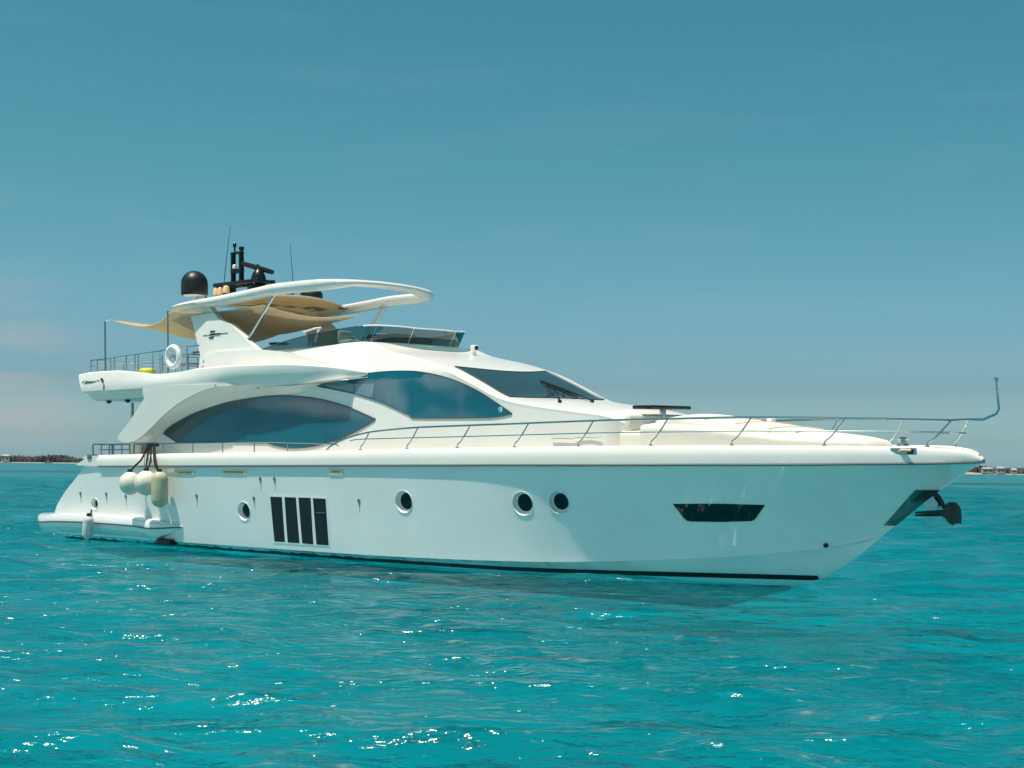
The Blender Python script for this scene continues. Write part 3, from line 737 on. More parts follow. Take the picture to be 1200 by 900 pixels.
g.tube(a_, .03, 8); g.obj('folded_chair_frame', 'white_plastic', Y)
# horn / searchlight forward of the glass
hx, hz = back(556, 412, 1.2)
MB().tube([(hx, 1.2, roofz(hx, 1.2)-.03), (hx, 1.2, hz+.0)], .05, 10).obj('light_stalk', 'gelcoat', Y)
sl_ = MB().box((hx, 1.2, hz+.1), (.16, .2, .17), .03).obj('searchlight', 'white_plastic', Y)
MB().box((hx+.085, 1.2, hz+.1), (.012, .13, .11), .004).obj('lamp_face', 'black_glass', sl_)

# ------------------------------------------------------------------ hardtop on its fins and struts
FIN = onl([(233, 432), (234.5, 416), (228.5, 390), (221, 359)], lambda x, z: 2.5-.08*(z-5.4))
ff = lambda x, z: 2.5-.08*(z-5.4)
FIN = FIN+onl([(243, 357), (256, 374), (270, 380), (282, 391)], ff)+catmull(onl([(284, 393), (296, 405.5), (312, 416), (340, 426), (352, 430)], ff), 4)+onl([(300, 434)], ff)
htop = None
HTX, HTT = table([(204, 356.5), (215, 352), (260, 343.5), (300, 335), (330, 328.7), (357, 325.5)], -2.3)
_, _b = 0, 0
def ht_z(x): return sm(x, HTX+[13.4], HTT+[HTT[-1]-.06])-.05
def ht_th(x): return sm(x, [5.2, 5.6, 8, 11.5], [.10, .24, .32, .34])
ring = catmull([(5.25, -2.30), (7, -2.34), (9, -2.36), (10.7, -2.36), (11.4, -2.34), (11.95, -2.2), (12.2, -1.8), (12.32, -1.1), (12.36, 0)], 7)
ring = ring+[(x, -y) for x, y in ring[::-1][1:]]
rows = []
for i, (x, y) in enumerate(ring):
    a = ring[max(0, i-1)]; b = ring[min(len(ring)-1, i+1)]; t = Vector((b[0]-a[0], b[1]-a[1], 0)).normalized(); n = Vector((t.y, -t.x, 0))
    z = ht_z(x)+.10*(1-(y/2.36)**2)-.03; th = .20+(ht_th(x)-.20)*max(0, min(1, (abs(y)-1.2)/1.0))
    c = Vector((x, y, z)); wd = .20
    sec = [(wd*.2, 0), (wd*.75, -.03), (wd, -th*.35), (wd*.9, -th*.7), (wd*.3, -th), (-wd*.6, -th*.95), (-wd, -th*.6), (-wd, -th*.25), (-wd*.6, -.02)]
    rows.append([c+n*u+Vector((0, 0, v)) for u, v in sec])
htop = MB().grid(rows, True, True).obj('hardtop_frame', 'gelcoat', Y, 45)
# aft crossbeam and the soft roof between the beams
mb = MB(); rr = []
for y in np.linspace(-2.2, 2.2, 15):
    z = ht_z(5.5)+.12*(1-(y/2.3)**2); rr.append([(5.2, y, z-.06), (5.3, y, z), (5.9, y, z+.03), (6.3, y, z), (6.3, y, z-.12), (5.6, y, z-.13)])
mb.grid(rr, True, True).obj('aft_crossbeam', 'gelcoat', htop, 40)
rr = []; rr2 = []
for x in np.linspace(6.2, 8.1, 16):
    r1, r2 = [], []
    for y in np.linspace(-2.2, 2.2, 17):
        xx = x+(x-6.2)/1.9*.55*(1-(y/2.2)**2)
        z = ht_z(xx)-.10+.10*(1-(y/2.2)**2)-.02*math.sin((x-6.2)*math.pi*2/1.07)**2
        r1.append((xx, y, z)); r2.append((xx, y, z-.03))
    rr.append(r1); rr2.append(r2)
mb = MB(); mb.grid(rr); mb.grid(rr2); mb.grid([rr[-1], rr2[-1]]); mb.grid([rr[0], rr2[0]])
soft = mb.obj('soft_roof', 'canvas', htop, 60)
MB().tube([(x, y, z-.02) for x, y, z in rr[-1]], .06, 8).obj('roof_crossbar', 'canvas', soft)
for sd in (-1, 1):
    fin = panel('hardtop_fin', FIN, ff, 0, .22, 'gelcoat', Y, sd, g=.2)
    p, q = on(323, 343, lambda x, z: 2.25), on(290, 397, lambda x, z: 2.34)
    s_ = MB().tube([(p[0], sd*2.25, p[1]), (q[0], sd*2.30, q[1]-.0)], .035, 10).obj('hardtop_strut', 'steel', Y)
    MB().tube([(p[0]-.1, sd*2.22, p[1]), (q[0]-.13, sd*2.24, q[1])], .02, 8).obj('strut_brace', 'steel', s_)
    MB().box((q[0]-.04, sd*2.3, q[1]-.02), (.26, .14, .08), .02).obj('strut_foot', 'steel_dark', s_)
    MB().box((p[0]+.4, sd*2.52, ht_z(p[0]+.4)-.17), (.26, .02, .06), .008).obj('marker_light', 'black_plastic', htop)
    MB().lathe([(.16, 0), (.15, -.03), (.05, -.045)], 18, (8.4, sd*1.95, ht_z(8.4)-.22)).obj('ceiling_speaker', 'smoked_glass', htop)
    # emblem on the fin
    q3 = lambda a, b: (180+a/6, 300+b/6)
    mb = MB(); ex = on(*q3(430, 555), ff)[0]
    for pts, r in (([(350, 560), (395, 556), (470, 546), (520, 541)], .011), ([(400, 533), (432, 528)], .03), ([(398, 553), (470, 546)], .032), ([(392, 576), (424, 571)], .03), ([(520, 541), (522, 541)], .012)):
        pp = onl([q3(*p_) for p_ in pts], ff)
        if sd == 1: pp = [(2*ex-x, z) for x, z in pp]
        mb.tube([(x, sd*(ff(x, z)+(.006 if r < .02 else .004)), z) for x, z in pp], r*.8, 6)
    mb.obj('fin_emblem', 'lettering', fin)
# low inner coaming that the fin grows out of
CO = onl([(234, 431), (236, 417), (252, 412), (296, 409), (330, 412), (368, 421), (405, 432), (330, 432)], lambda x, z: 2.66)
for sd in (-1, 1): panel('fly_coaming', CO, lambda x, z: 2.62-.10*(z-5.3), 0, .3, 'gelcoat', fly, sd, g=.2)

# ------------------------------------------------------------------ roof gear
def dome(x, y, zb, r, h, nm):
    m_ = MB().lathe([(r*.93, .10), (r*1.0, .14)]+[(r, .14+h*.45*i/4) for i in range(1, 5)]+[(r*math.cos(a), .14+h*.45+(h*.55-.0)*math.sin(a)) for a in [math.pi/2*i/8 for i in range(1, 8)]]+[(.01, .14+h)], 32, (x, y, zb)).obj(nm, 'black_plastic', Y, 50)
    MB().lathe([(.10, -.2), (.10, .05), (r*.7, .06), (r*.9, .11)], 24, (x, y, zb)).obj('dome_foot', 'white_plastic', m_)
dx, dz = back(228, 350, -1.7)
dome(dx, -1.7, dz+.0, .42, .74, 'satellite_dome')
dome(back(365, 355, 1.7)[0], 1.7, back(365, 353, 1.7)[1]-.14, .37, .42, 'satellite_dome')
def c0(px, py, y=0): x, z = back(px, py, y); return Vector((x, y, z))
base = c0(290, 333)
bz = c0(272, 334).z; ax = c0(268, 334).x
g = MB()
xa, xb = c0(260, 334).x, c0(312, 334).x
for y in (-.32, .32):
    g.box(((xa+xb)/2, y, bz), (xb-xa, .12, .12), .03)
for x in np.linspace(xa+.1, xb-.1, 4): g.box((x, 0, bz), (.1, .7, .1), .02)
g.box((xa+.2, 0, bz-.28), (.5, .55, .5), .08); g.box((xb-.5, 0, bz-.2), (.4, .5, .35), .08)
mast = g.obj('radar_mast', 'black_paint', Y)
g = MB(); m1, m2 = c0(273.5, 330).x, c0(283, 330).x; zt = c0(274, 297).z
for x in (m1, m2):
    for y in (-.05, .05): g.tube([(x, y, bz), (x, y, zt)], .045, 8)
for zz in (zt, zt-.62, zt-.35 if False else zt-.55): g.box(((m1+m2)/2, 0, zz), (abs(m2-m1)+.1, .18, .07), .02)
g.tube([(m1+.08, 0, zt), (m1+.08, 0, c0(275, 287).z)], .03, 8); g.lathe([(.03, 0), (.06, .02), (.06, .12), (.03, .16)], 12, (m1+.08, 0, c0(275, 290).z))
g.tube([(m2-.05, .05, zt), (m2-.05, .05, zt+.1)], .05, 10); g.lathe([(.08, 0), (.09, .05), (.08, .11)], 12, (m2-.05, .05, zt+.08))
g.obj('mast_frame', 'black_paint', mast)
MB().lathe([(.05, 0), (.07, .03), (.06, .11), (.03, .14)], 14, ((m1+m2)/2-.02, -.1, zt-.52)).obj('mast_lamp', 'white_plastic', mast)
ped = c0(303, 331)
MB().lathe([(.24, -.02), (.24, .06), (.21, .16), (.17, .24), (.11, .32), (.06, .36)], 24, (ped.x, 0, bz+.06)).obj('radar_pedestal', 'black_paint', mast)
p, q = c0(284, 309), c0(321.5, 319.5)
cx, czz = (p.x+q.x)/2, bz+.46
dirv = Vector((.94, .30, 0)).normalized()
aa = Vector((ped.x, 0, czz))
R3 = Matrix.Rotation(math.atan2(.55, .55), 3, 'Z')
# the scanner bar lies across the view and dips to the bow side
pa = Vector((back(283, 308.5, -.35)[0], -.35, back(283, 308.5, -.35)[1])); pb = Vector((back(321, 319.5, .35)[0], .35, back(321, 319.5, .35)[1]))
mid_ = (pa+pb)/2
MB().tube([pa, pa.lerp(pb, .04), pa.lerp(pb, .5), pa.lerp(pb, .96), pb], [.04, .075, .085, .075, .04], 8).obj('radar_scanner', 'black_paint', mast)
MB().lathe([(.06, 0), (.05, .2)], 12, (mid_.x, mid_.y*.3, bz+.36)).obj('scanner_neck', 'black_paint', mast)
for (a, b, yy) in (((262, 330), (270, 265), -.9), ((345, 350), (340, 286), 1.1)):
    p, q = c0(*a, yy), c0(*b, yy)
    MB().tube([p-Vector((0, 0, .15)), p.lerp(q, .5), q], [.016, .012, .007], 6).obj('whip_antenna', 'rubber_grey', Y)
for (a, b, r) in ((253, 342, .09), (258, 341, .09), (265, 339, .11)):
    p = c0(a, b, -1.2); MB().lathe([(r, -.1), (r, .02), (r*.7, .10), (.02, .12)], 16, p).obj('horn_cover', 'tan_trim', Y)
p = c0(241, 346, -1.2); MB().tube([p-Vector((0, 0, .1)), p+Vector((0, 0, .25))], .03, 8).obj('nav_antenna', 'black_plastic', Y)
p = c0(336, 343, .9); MB().lathe([(.22, -.1), (.22, .02), (.15, .10), (.02, .13)], 20, p).obj('gps_dome', 'black_plastic', Y)

# ------------------------------------------------------------------ flybridge aft rail
g0 = MB()
fr = lambda x, z: 2.72
A_ = [on(a, b, fr) for a, b in [(107, 422.5), (128, 420), (135, 419.5), (185, 411.5)]]
ra = [( *on(a, b, fr),) for a, b in [(106.5, 424), (108, 422), (125, 420.3), (143, 418)]]
def flyz(x): return wt(x)-.06
posts = [106.5, 114, 129.5, 134, 148, 158, 162, 179, 187.5, 219]
for sd in (-1, 1):
    g = MB()
    pts = [on(a, b, fr) for a, b in [(106.5, 422.5), (130, 420), (160, 415.5), (190, 411), (218, 406.5), (234, 404.8)]]
    g.tube([(x, sd*2.72, z) for x, z in pts], .021, 8)
    pts2 = [on(a, b, fr) for a, b in [(106.5, 429), (160, 424.5), (190, 421), (234, 413)]]
    g.tube([(x, sd*2.72, z) for x, z in pts2], .012, 6)
    r_ = g.obj('fly_rail', 'steel', Y)
    for px in posts:
        x, z = on(px, 420, fr); zt_ = sm(x, [q[0] for q in pts], [q[1] for q in pts])
        MB().tube([(x, sd*2.72, flyz(x)-.18), (x, sd*2.72, zt_)], .022, 8).obj('rail_post', 'steel', r_)
# aft cross rail
g = MB(); xA = on(106.5, 422, fr)[0]; zA = on(106.5, 422.5, fr)[1]
g.tube([(xA, -2.72, zA), (xA-.35, -1.5, zA), (xA-.45, 0, zA), (xA-.35, 1.5, zA), (xA, 2.72, zA)], .021, 8)
g.tube([(xA, -2.72, zA-.3), (xA-.35, -1.5, zA-.3), (xA-.45, 0, zA-.3), (xA-.35, 1.5, zA-.3), (xA, 2.72, zA-.3)], .014, 8)
for y, o_ in ((-2, -.22), (-1.2, -.4), (0, -.45), (1.2, -.4), (2, -.22)): g.tube([(xA+o_, y, zA-.75), (xA+o_, y, zA)], .021, 8)
g.obj('aft_fly_rail', 'steel', Y)
# inner gate rails and folding stools by the stairwell
g = MB()
for x_, y_ in ((3.6, -1.6), (4.3, -1.6), (5.0, -1.6), (3.6, -.2), (5.0, -.2)): g.tube([(x_, y_, 5.1), (x_, y_, 6.0)], .022, 8)
for zz in (6.0, 5.7): g.tube([(3.6, -.2, zz), (3.6, -1.6, zz), (5.0, -1.6, zz), (5.0, -.2, zz)], .02, 8)
g.obj('stairwell_rail', 'steel', Y)
t_ = MB().box((6.6, -1.9, 5.98), (1.0, .7, .05), .02).obj('fly_bar_top', 'rubber_grey', Y)
for x_ in (6.3, 6.9): MB().tube([(x_, -1.9, 5.1), (x_, -1.9, 5.97)], .04, 8).obj('bar_leg', 'steel', t_)
MB().box((7.2, 0.8, 5.5), (1.6, 2.6, .5), .1).obj('fly_lounge', 'cushion', Y)

# poles that hold the shade sail
pa = back(123, 376, -2.85); 
for sd in (-1, 1): MB().tube([(pa[0], sd*2.85, 5.3), (pa[0], sd*2.85, pa[1])], .028, 8).obj('awning_pole', 'steel_dark', Y)
pb_ = back(196.5, 364, -2.85)
for sd in (-1, 1): MB().tube([(pb_[0], sd*2.85, 5.3), (pb_[0], sd*2.85, pb_[1])], .024, 8).obj('awning_pole', 'steel_dark', Y)

# ================================================================== things of their own aboard
def sub_root(name, local, label, cat, group=None):
    r = empty(name, BOAT @ Matrix.Translation(local)); tag(r, label, cat, group); return r
def shift(mb, c): mb.v = [(x-c[0], y-c[1], z-c[2]) for x, y, z in mb.v]; return mb
# shade sail
za = pa[1]-.02
A = Vector((pa[0]+.25, -2.8, back(133, 374.5, -2.8)[1])); B = Vector((pa[0]+.25, 2.8, A.z)); 
D = Vector((6.6, -2.15, ht_z(6.6)-.33)); C_ = Vector((9.6, 2.1, 6.95)); D2 = Vector((9.2, -1.9, 7.0))
rows1, rows2 = [], []
nu, nv = 30, 24
for i in range(nu+1):
    u = i/nu; r1 = []; 
    S = A.lerp(Vector((pb_[0], -2.75, pb_[1]-.02)), min(1, u/.46)) if u < .46 else Vector((pb_[0], -2.75, pb_[1]-.02)).lerp(Vector((9.2, -1.95, 7.28)), (u-.46)/.54)
    S = S+Vector((0, .30*math.sin(math.pi*min(1, u/.46)) if u < .46 else 0, -.30*math.sin(math.pi*min(1, u/.46)) if u < .46 else -.1*math.sin(math.pi*(u-.46)/.54)))
    P_ = Vector((S.x, -S.y, S.z-.05))
    for j in range(nv+1):
        v = j/nv; p = S.lerp(P_, v); sag = math.sin(math.pi*v)
        p.z -= sag*(.22+.34*math.sin(math.pi*min(1, u*1.1))); p.x += sag*(1.15*(1-u)**2)
        p.z += .015*math.sin(u*23+v*5)*sag
        r1.append(p)
    rows1.append(r1)
sail_c = (6.0, 0, 7.0)
mb = MB(); mb.grid(rows1); mb.grid([[p-Vector((0, 0, .012)) for p in r] for r in rows1])
sr_ = sub_root('shade_sail', sail_c, 'beige fabric shade sail stretched between aft poles and hardtop over the flybridge', 'shade sail')
shift(mb, sail_c).obj('cloth', 'canvas', sr_, 60)
mb = MB(); mb.tube([rows1[0][0], (pa[0], -2.85, pa[1]-.02)], .012, 6); mb.tube([rows1[0][-1], (pa[0], 2.85, pa[1]-.02)], .012, 6)
shift(mb, sail_c).obj('tie_rope', 'white_plastic', sr_)
mb = MB(); mb.tube([rows1[0][j] for j in range(nv+1)], .018, 6); shift(mb, sail_c).obj('hem', 'canvas', sr_)
# life ring
lx, lz = back(199.5, 418, -2.95)
lr = sub_root('life_ring', (lx, -2.84, lz), 'white life ring hanging on the flybridge rail behind the aft wing', 'life ring')
rv = MB().tube([(.30*math.cos(a), 0, .30*math.sin(a)) for a in [2*math.pi*k/40 for k in range(40)]], .085, 14, True)
rv.v = [(x, y, z) for x, y, z in rv.v]
rv.obj('ring', 'white_plastic', lr, 60)
for k in range(4):
    a = math.pi/4+k*math.pi/2; cx_, cz_ = .30*math.cos(a), .30*math.sin(a); t = Vector((-math.sin(a), 0, math.cos(a)))
    MB().tube([Vector((cx_, 0, cz_))-t*.03, Vector((cx_, 0, cz_))+t*.03], .092, 14).obj('band', 'white_plastic', lr, 50)
g = MB()
for k in range(4):
    a = k*math.pi/2+math.pi/4; b = a+math.pi/2
    g.tube([(.40*math.cos(a), 0, .40*math.sin(a)), (.385*math.cos((a+b)/2), 0, .385*math.sin((a+b)/2)), (.40*math.cos(b), 0, .40*math.sin(b))], .012, 6)
g.obj('grab_line', 'white_plastic', lr)
# lime float on the fly deck
fx, fz = back(173, 434, -2.3)
ll = sub_root('pool_float', (fx, -2.3, 5.3), 'lime yellow float lying on the flybridge deck beside the rail posts', 'float')
MB().lathe([(.18, .05), (.26, .08), (.26, .17), (.18, .22), (.05, .23)], 24, (0, 0, .05)).obj('cushion', 'lime', ll, 60)
MB().tube([(-.24, 0, .16), (-.27, 0, .24), (-.15, 0, .26)], .015, 6).obj('strap', 'white_plastic', ll)
# fenders
def fender(c, r, length, m, label, ropes, tilt=(0, 0, 1)):
    root = sub_root('fender', c, label, 'fender', 'fenders hanging from the yacht')
    h = max(0, length/2-r)
    pr = [(.04, -h-r*1.02)]+[(r*math.sin(a), -h-r*math.cos(a)) for a in [math.pi/2*i/8 for i in range(1, 9)]]+[(r, 0)]+[(r*math.cos(a), h+r*math.sin(a)) for a in [math.pi/2*i/8 for i in range(0, 7)]]+[(.06, h+r*1.0), (.06, h+r*1.1), (.03, h+r*1.13)]
    MB().lathe(pr, 28, (0, 0, 0), tilt).obj('body', m, root, 60)
    top = Vector(tilt).normalized()*(h+r*1.08)
    for q in ropes:
        g = MB(); g.tube(catmull([top+Vector((0, 0, -.02))]+[Vector(p)-Vector(c) for p in q], 5), .03, 7)
        g.obj('rope', 'rope', root)
    g = MB().lathe([(.07, -.03), (.09, 0), (.07, .05), (.03, .07)], 14, top); g.obj('eye', 'black_plastic', root)
rb = lambda px, py: (lambda q: (q[0], -yr(q[0])-.03, q[1]))(on_rail(px, py))
def fc(px, py, yy): x, z = back(px, py, yy); return (x, yy, z)
fender(fc(152.5, 566.5, -3.62), .335, .72, 'fender_cream', 'left one of two round cream ball fenders hanging on black ropes', [[(fc(158, 546, -3.4)), (fc(166, 538, -3.3)), rb(175, 521)]])
fender(fc(171.5, 566, -3.62), .36, .76, 'fender_cream', 'right one of two round cream ball fenders, touching the long olive fender', [[(fc(172, 540, -3.32)), rb(176, 521)], [(fc(176, 542, -3.32)), rb(178, 521)]])
fender(fc(187, 573.5, -3.52), .255, 1.10, 'fender_olive', 'long upright olive cylinder fender hanging right of the two cream balls', [[(fc(182, 540, -3.36)), rb(182, 521)], [(fc(181.5, 545, -3.36)), rb(180.5, 521)]])
fender(fc(103, 618, -3.68), .17, .78, 'fender_grey', 'small slanted grey fender hanging low against the stern bathing platform', [[fc(106.5, 603, -3.5), fc(107, 598, -3.2)]], (.16, 0, 1))
g = MB(); 
for i in range(4): g.tube([rb(174+i*3.2, 520), rb(177+i*3, 522)], .05, 7)
lash = g; sr2 = sub_root('rope_lashing', rb(179, 521), 'black rope lashing tied round the side rail above the ball fenders', 'rope'); shift(lash, rb(179, 521)).obj('coil', 'rope', sr2)
# anchor
an0 = fc(1100, 592, 0)
an = sub_root('anchor', an0, 'dark steel anchor stowed at the stem plate under the bow', 'anchor')
def pc(a, b, y=0): x, z = back(*q8(a, b), y); return Vector((x, y, z))-Vector(an0)
MB().tube([pc(770, 588), pc(800, 612), pc(822, 650), pc(835, 672)], [.06, .055, .05, .05], 8).obj('shank', 'anchor_metal', an)
g = MB()
g.tube([pc(690, 683, -.16), pc(760, 681, -.16), pc(840, 678, -.1)], [.02, .035, .05], 8); g.tube([pc(690, 696, .16), pc(760, 694, .16), pc(850, 688, .1)], [.02, .035, .05], 8)
g.obj('tine', 'anchor_metal', an)
fl_ = [pc(838, 662), pc(856, 634), (pc(866, 634)), pc(882, 655), pc(888, 690), pc(886, 735), pc(866, 722), pc(850, 700), pc(828, 690)]
mb = MB(); mb.grid([[p+Vector((0, -.22, -.03)) for p in fl_], [p+Vector((0, -.12, .0)) for p in fl_], [p+Vector((0, .12, 0)) for p in fl_], [p+Vector((0, .22, -.03)) for p in fl_]], True, True)
mb.obj('fluke', 'anchor_metal', an, 30)
rl = [pc(745, 655), pc(752, 630), pc(790, 612), pc(812, 640), pc(805, 662), pc(770, 668)]
mb = MB(); mb.grid([[p+Vector((0, s_, 0)) for p in rl] for s_ in (-.15, -.13, .13, .15)], True, True); mb.obj('bow_roller', 'steel', Y); bpy.data.objects['bow_roller'].location = an0

# ================================================================== sea
def water_material():
    m = bpy.data.materials.new('sea_water'); m.use_nodes = True; t = m.node_tree; t.nodes.clear(); ln = t.links.new
    tc = nd(t, 'ShaderNodeTexCoord')
    mp = nd(t, 'ShaderNodeMapping'); mp.inputs['Scale'].default_value = (0.02, 0.05, 1); ln(tc.outputs['Object'], mp.inputs[0])
    n = nd(t, 'ShaderNodeTexNoise', Scale=1.0, Detail=5.0, Roughness=0.6); ln(mp.outputs[0], n.inputs['Vector'])
    r = nd(t, 'ShaderNodeValToRGB'); e = r.color_ramp.elements
    e[0].position, e[0].color = .3, (0.000, 0.10, 0.115, 1); e[1].position, e[1].color = .7, (0.000, 0.15, 0.165, 1)
    ln(n.outputs['Fac'], r.inputs[0])
    prev = None
    for sc, stg, dist, ang in ((1.1, .9, .50, .25), (3.6, .8, .12, -.2), (10.0, .5, .02, .1)):
        mp = nd(t, 'ShaderNodeMapping'); mp.inputs['Rotation'].default_value = (0, 0, ang); mp.inputs['Scale'].default_value = (sc*.45, sc, sc)
        ln(tc.outputs['Object'], mp.inputs[0])
        n = nd(t, 'ShaderNodeTexNoise', Scale=1.0, Detail=3.0, Roughness=0.55, Distortion=.4); ln(mp.outputs[0], n.inputs['Vector'])
        bp = nd(t, 'ShaderNodeBump', Strength=stg, Distance=dist); ln(n.outputs['Fac'], bp.inputs['Height'])
        if prev: ln(prev.outputs[0], bp.inputs['Normal'])
        prev = bp
    nn = prev.outputs[0]
    df = nd(t, 'ShaderNodeBsdfDiffuse'); ln(r.outputs[0], df.inputs[0])
    rf = nd(t, 'ShaderNodeBsdfRefraction', IOR=1.33, Roughness=0.12); rf.inputs[0].default_value = (0.005, .76, .86, 1); ln(nn, rf.inputs['Normal'])
    tr = nd(t, 'ShaderNodeBsdfTransparent'); tr.inputs[0].default_value = (0.02, .84, .93, 1)
    gl = nd(t, 'ShaderNodeBsdfGlossy', Roughness=0.11); ln(nn, gl.inputs['Normal'])
    fr = nd(t, 'ShaderNodeFresnel', IOR=1.33); ln(nn, fr.inputs['Normal'])
    m1 = nd(t, 'ShaderNodeMixShader'); m1.inputs[0].default_value = .55; ln(rf.outputs[0], m1.inputs[1]); ln(tr.outputs[0], m1.inputs[2])
    m2 = nd(t, 'ShaderNodeMixShader'); m2.inputs[0].default_value = .09; ln(m1.outputs[0], m2.inputs[1]); ln(df.outputs[0], m2.inputs[2])
    fm = nd(t, 'ShaderNodeMath', operation='MULTIPLY'); fm.inputs[1].default_value = 0.9; ln(fr.outputs[0], fm.inputs[0])
    m3 = nd(t, 'ShaderNodeMixShader'); ln(fm.outputs[0], m3.inputs[0]); ln(m2.outputs[0], m3.inputs[1]); ln(gl.outputs[0], m3.inputs[2])
    o = nd(t, 'ShaderNodeOutputMaterial'); ln(m3.outputs[0], o.inputs[0])
    MAT['sea_water'] = m
mat('seabed_sand', (0.37, 0.37, 0.365), 0.95, var=.25, vscale=.08)
bed = MB(); bed.grid([[(x, y, -11.0-.3*math.sin(x*.05)) for x in np.linspace(-3000, 3000, 61)] for y in np.linspace(-300, 6000, 64)])
tag(bed.obj('seabed', 'seabed_sand', None), kind='structure')
water_material()
ang = np.concatenate([np.linspace(-180, -34, 60)[:-1], np.arange(-34, 34, 0.075), np.linspace(34, 180, 60)])
ang = np.radians(ang); radii = np.concatenate([[0.5, 3, 6], np.exp(np.linspace(math.log(8.5), math.log(260), 1250)), np.exp(np.linspace(math.log(270), math.log(25000), 60))])
AA, RR = np.meshgrid(ang, radii); GX, GY = RR*np.sin(AA), RR*np.cos(AA); Z = np.zeros_like(GX)
dr = RR*0.0028
HX_, HY_ = np.zeros_like(GX), np.zeros_like(GX)
gust = 0.55+0.45*(np.sin(GX*.09+1+np.sin(GY*.05))*np.sin(GY*.07+2)*.5+.5)
for k in range(160):
    lam = math.exp(rng.uniform(math.log(.33), math.log(7.0))); th = rad(190)+rng.normal(0, .42); kk = 2*math.pi/lam
    amp = .0051*lam*rng.uniform(.4, 1.4)*(.70 if lam < 1 else 1)*min(1, (3.5/lam)**.8)
    fade = np.clip((lam/np.maximum(dr, .01)-2.5)/4, 0, 1)*np.clip((400-RR)/200, 0, 1)*gust
    ph = rng.uniform(0, 6.28); a = kk*(GX*math.sin(th)+GY*math.cos(th))+ph+.9*np.sin(GX*.31/lam+k)+.9*np.sin(GY*.33/lam+k*2)
    Z += amp*fade*np.sin(a); c_ = amp*fade*np.cos(a)*1.0; HX_ += c_*math.sin(th); HY_ += c_*math.cos(th)
GX = GX+HX_; GY = GY+HY_
nr, na = GX.shape
V = np.stack([GX, GY, Z], -1).reshape(-1, 3).astype(np.float32)
idx = np.arange(nr*na).reshape(nr, na)
Q = np.stack([idx[:-1, :-1], idx[1:, :-1], idx[1:, 1:], idx[:-1, 1:]], -1).reshape(-1, 4)
me = bpy.data.meshes.new('sea'); me.vertices.add(len(V)); me.vertices.foreach_set('co', V.ravel())
me.loops.add(Q.size); me.loops.foreach_set('vertex_index', Q.ravel().astype(np.int32))
me.polygons.add(len(Q)); me.polygons.foreach_set('loop_start', np.arange(0, Q.size, 4, dtype=np.int32)); me.polygons.foreach_set('loop_total', np.full(len(Q), 4, dtype=np.int32))
me.update(calc_edges=True); me.validate(); me.flip_normals(); me.shade_smooth(); me.materials.append(MAT['sea_water'])
sea = bpy.data.objects.new('sea', me); COL.objects.link(sea); sea.location.z = -0.20; tag(sea, kind='structure')

# ================================================================== far shore
mat('shore_sand', (0.30, 0.28, 0.24), 0.9); mat('shore_scrub', (0.085, 0.09, 0.08), 0.95, var=.4, vscale=.05); mat('far_wall', (0.34, 0.34, 0.335), 0.8); mat('far_roof', (0.45, 0.36, 0.32), .8)
mat('far_glass', (0.05, .07, .08), .3)
def shore(x0, x1, Yd, h, name):
    n = 60; rows = []
    for i in range(n+1):
        x = x0+(x1-x0)*i/n
        rows.append([(x, Yd-6+3*math.sin(i*.7), -.5), (x, Yd+4, .7), (x, Yd+30, 1.5+.5*math.sin(i*.4)), (x, Yd+300, 2.0)])
    return tag(MB().grid(rows).obj(name, 'shore_sand', None), kind='structure')
shore(-1150, -350, 1750, 6, 'coastline'); shore(430, 1100, 1450, 6, 'coastline')
def scrub(x0, x1, Yd, h, nm, lab):
    V, Fc = [], []
    n = int((x1-x0)*7.0)
    for i in range(n):
        x = rng.uniform(x0, x1); y = Yd+rng.uniform(4, 60); hh = h*rng.uniform(.45, 1.0)*(.75+.25*math.sin(x*.03)+.12*math.sin(x*.11)); r = rng.uniform(.7, 2.2)
        k = len(V); m_ = 7
        for lev, rr, zz in ((0, .8, 0), (1, 1.0, .45), (2, .7, .85)):
            for j in range(m_):
                a = 2*math.pi*j/m_+rng.uniform(-.2, .2); q = rr*r*rng.uniform(.7, 1.2)
                V.append((x+q*math.cos(a), y+q*math.sin(a), zz*hh*rng.uniform(.85, 1.1)))
        V.append((x, y, hh))
        for lev in range(2):
            for j in range(m_): Fc.append((k+lev*m_+j, k+lev*m_+(j+1) % m_, k+(lev+1)*m_+(j+1) % m_, k+(lev+1)*m_+j))
        for j in range(m_): Fc.append((k+2*m_+j, k+2*m_+(j+1) % m_, k+3*m_))
    me = bpy.data.meshes.new(nm); me.from_pydata(V, [], Fc); me.materials.append(MAT['shore_scrub']); o = bpy.data.objects.new(nm, me); COL.objects.link(o)
    tag(o, lab, 'scrub', kind='stuff')
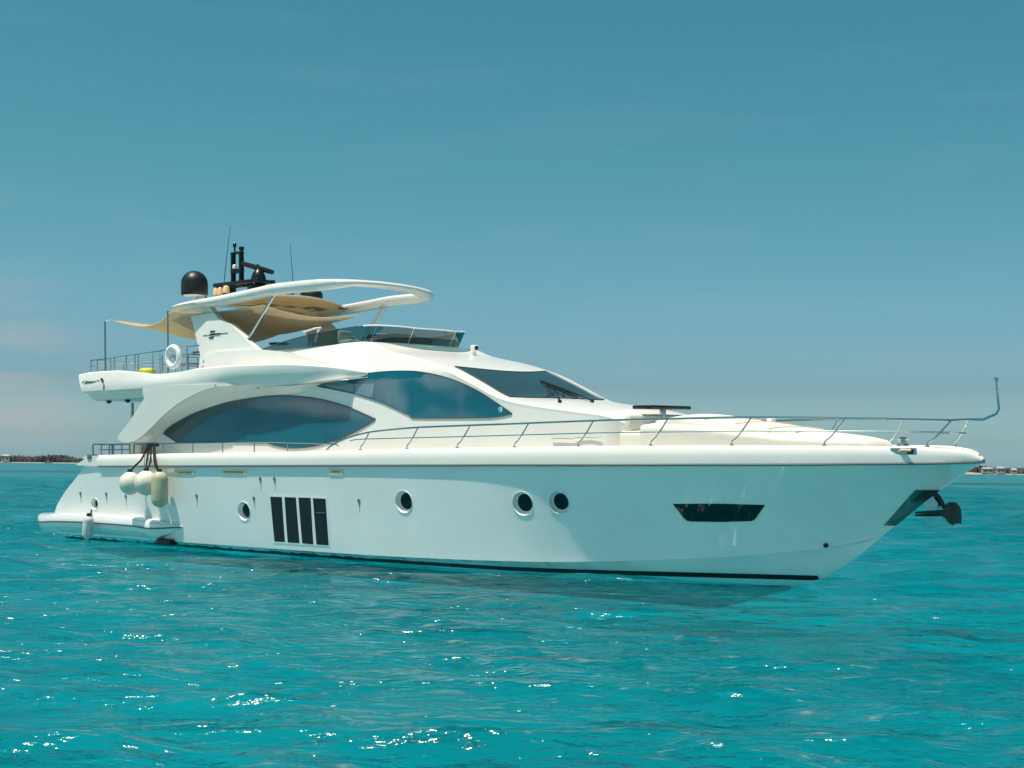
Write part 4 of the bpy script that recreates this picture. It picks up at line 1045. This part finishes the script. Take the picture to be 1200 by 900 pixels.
scrub(-1100, -380, 1752, 10.0, 'mangrove_scrub', 'low dark scrub along the far shore left of the yacht')
scrub(470, 1000, 1452, 9.0, 'mangrove_scrub', 'low dark scrub along the far shore right of the bow')
def house_far(x, y, w, h, d, lab, roof=True):
    r = empty('beach_house', loc=(x, y, 1.0)); tag(r, lab, 'house', 'pale buildings on the far shore')
    MB().box((0, 0, h/2), (w, d, h), .1).obj('wall', 'far_wall', r, 0)
    MB().add([(-w/2-.4, -d/2-.4, h), (w/2+.4, -d/2-.4, h), (w/2+.4, d/2+.4, h), (-w/2-.4, d/2+.4, h), (-w*.3, 0, h+1.6), (w*.3, 0, h+1.6)], [(0, 1, 5, 4), (1, 2, 5), (2, 3, 4, 5), (3, 0, 4), (0, 3, 2, 1)]).obj('roof', 'far_roof' if roof else 'far_wall', r, 0)
    n = max(2, int(w/4))
    for i in range(n): MB().box((-w/2+w*(i+.5)/n, -d/2-.03, h*.55), (w/n*.5, .1, h*.3)).obj('window', 'far_glass', r, 0)
pxX = lambda px, D: (px-600)/F_PX*D
house_far(pxX(1157, 1452), 1452, 11, 4.6, 6, 'white low house nearest the bow on the right shore', False)
house_far(pxX(1172, 1450), 1450, 8, 5.2, 6, 'tallest white house in the middle of the right shore', False)
house_far(pxX(1188, 1452), 1452, 5, 3.8, 5, 'smallest pale hut at the right edge of the right shore', True)
house_far(pxX(7, 1752), 1752, 9, 7.2, 6, 'pale building at the left edge of the far left shore', True)
fb = empty('small_boat', loc=(pxX(57, 1690), 1690, 0)); tag(fb, 'tiny white boat in front of the far left shore', 'boat')
rows = []
for t in np.linspace(0, 1, 12):
    w = 1.3*(1-t**3); rows.append([(-4.5+9*t, -w, 1.3+.4*t), (-4.5+9*t, -w*.7, 0), (-4.5+9*t, w*.7, 0), (-4.5+9*t, w, 1.3+.4*t)])
MB().grid(rows, True, True).obj('hull', 'far_wall', fb)
MB().box((-.8, 0, 2.0), (2.6, 1.6, 1.2), .2).obj('cabin', 'far_wall', fb)
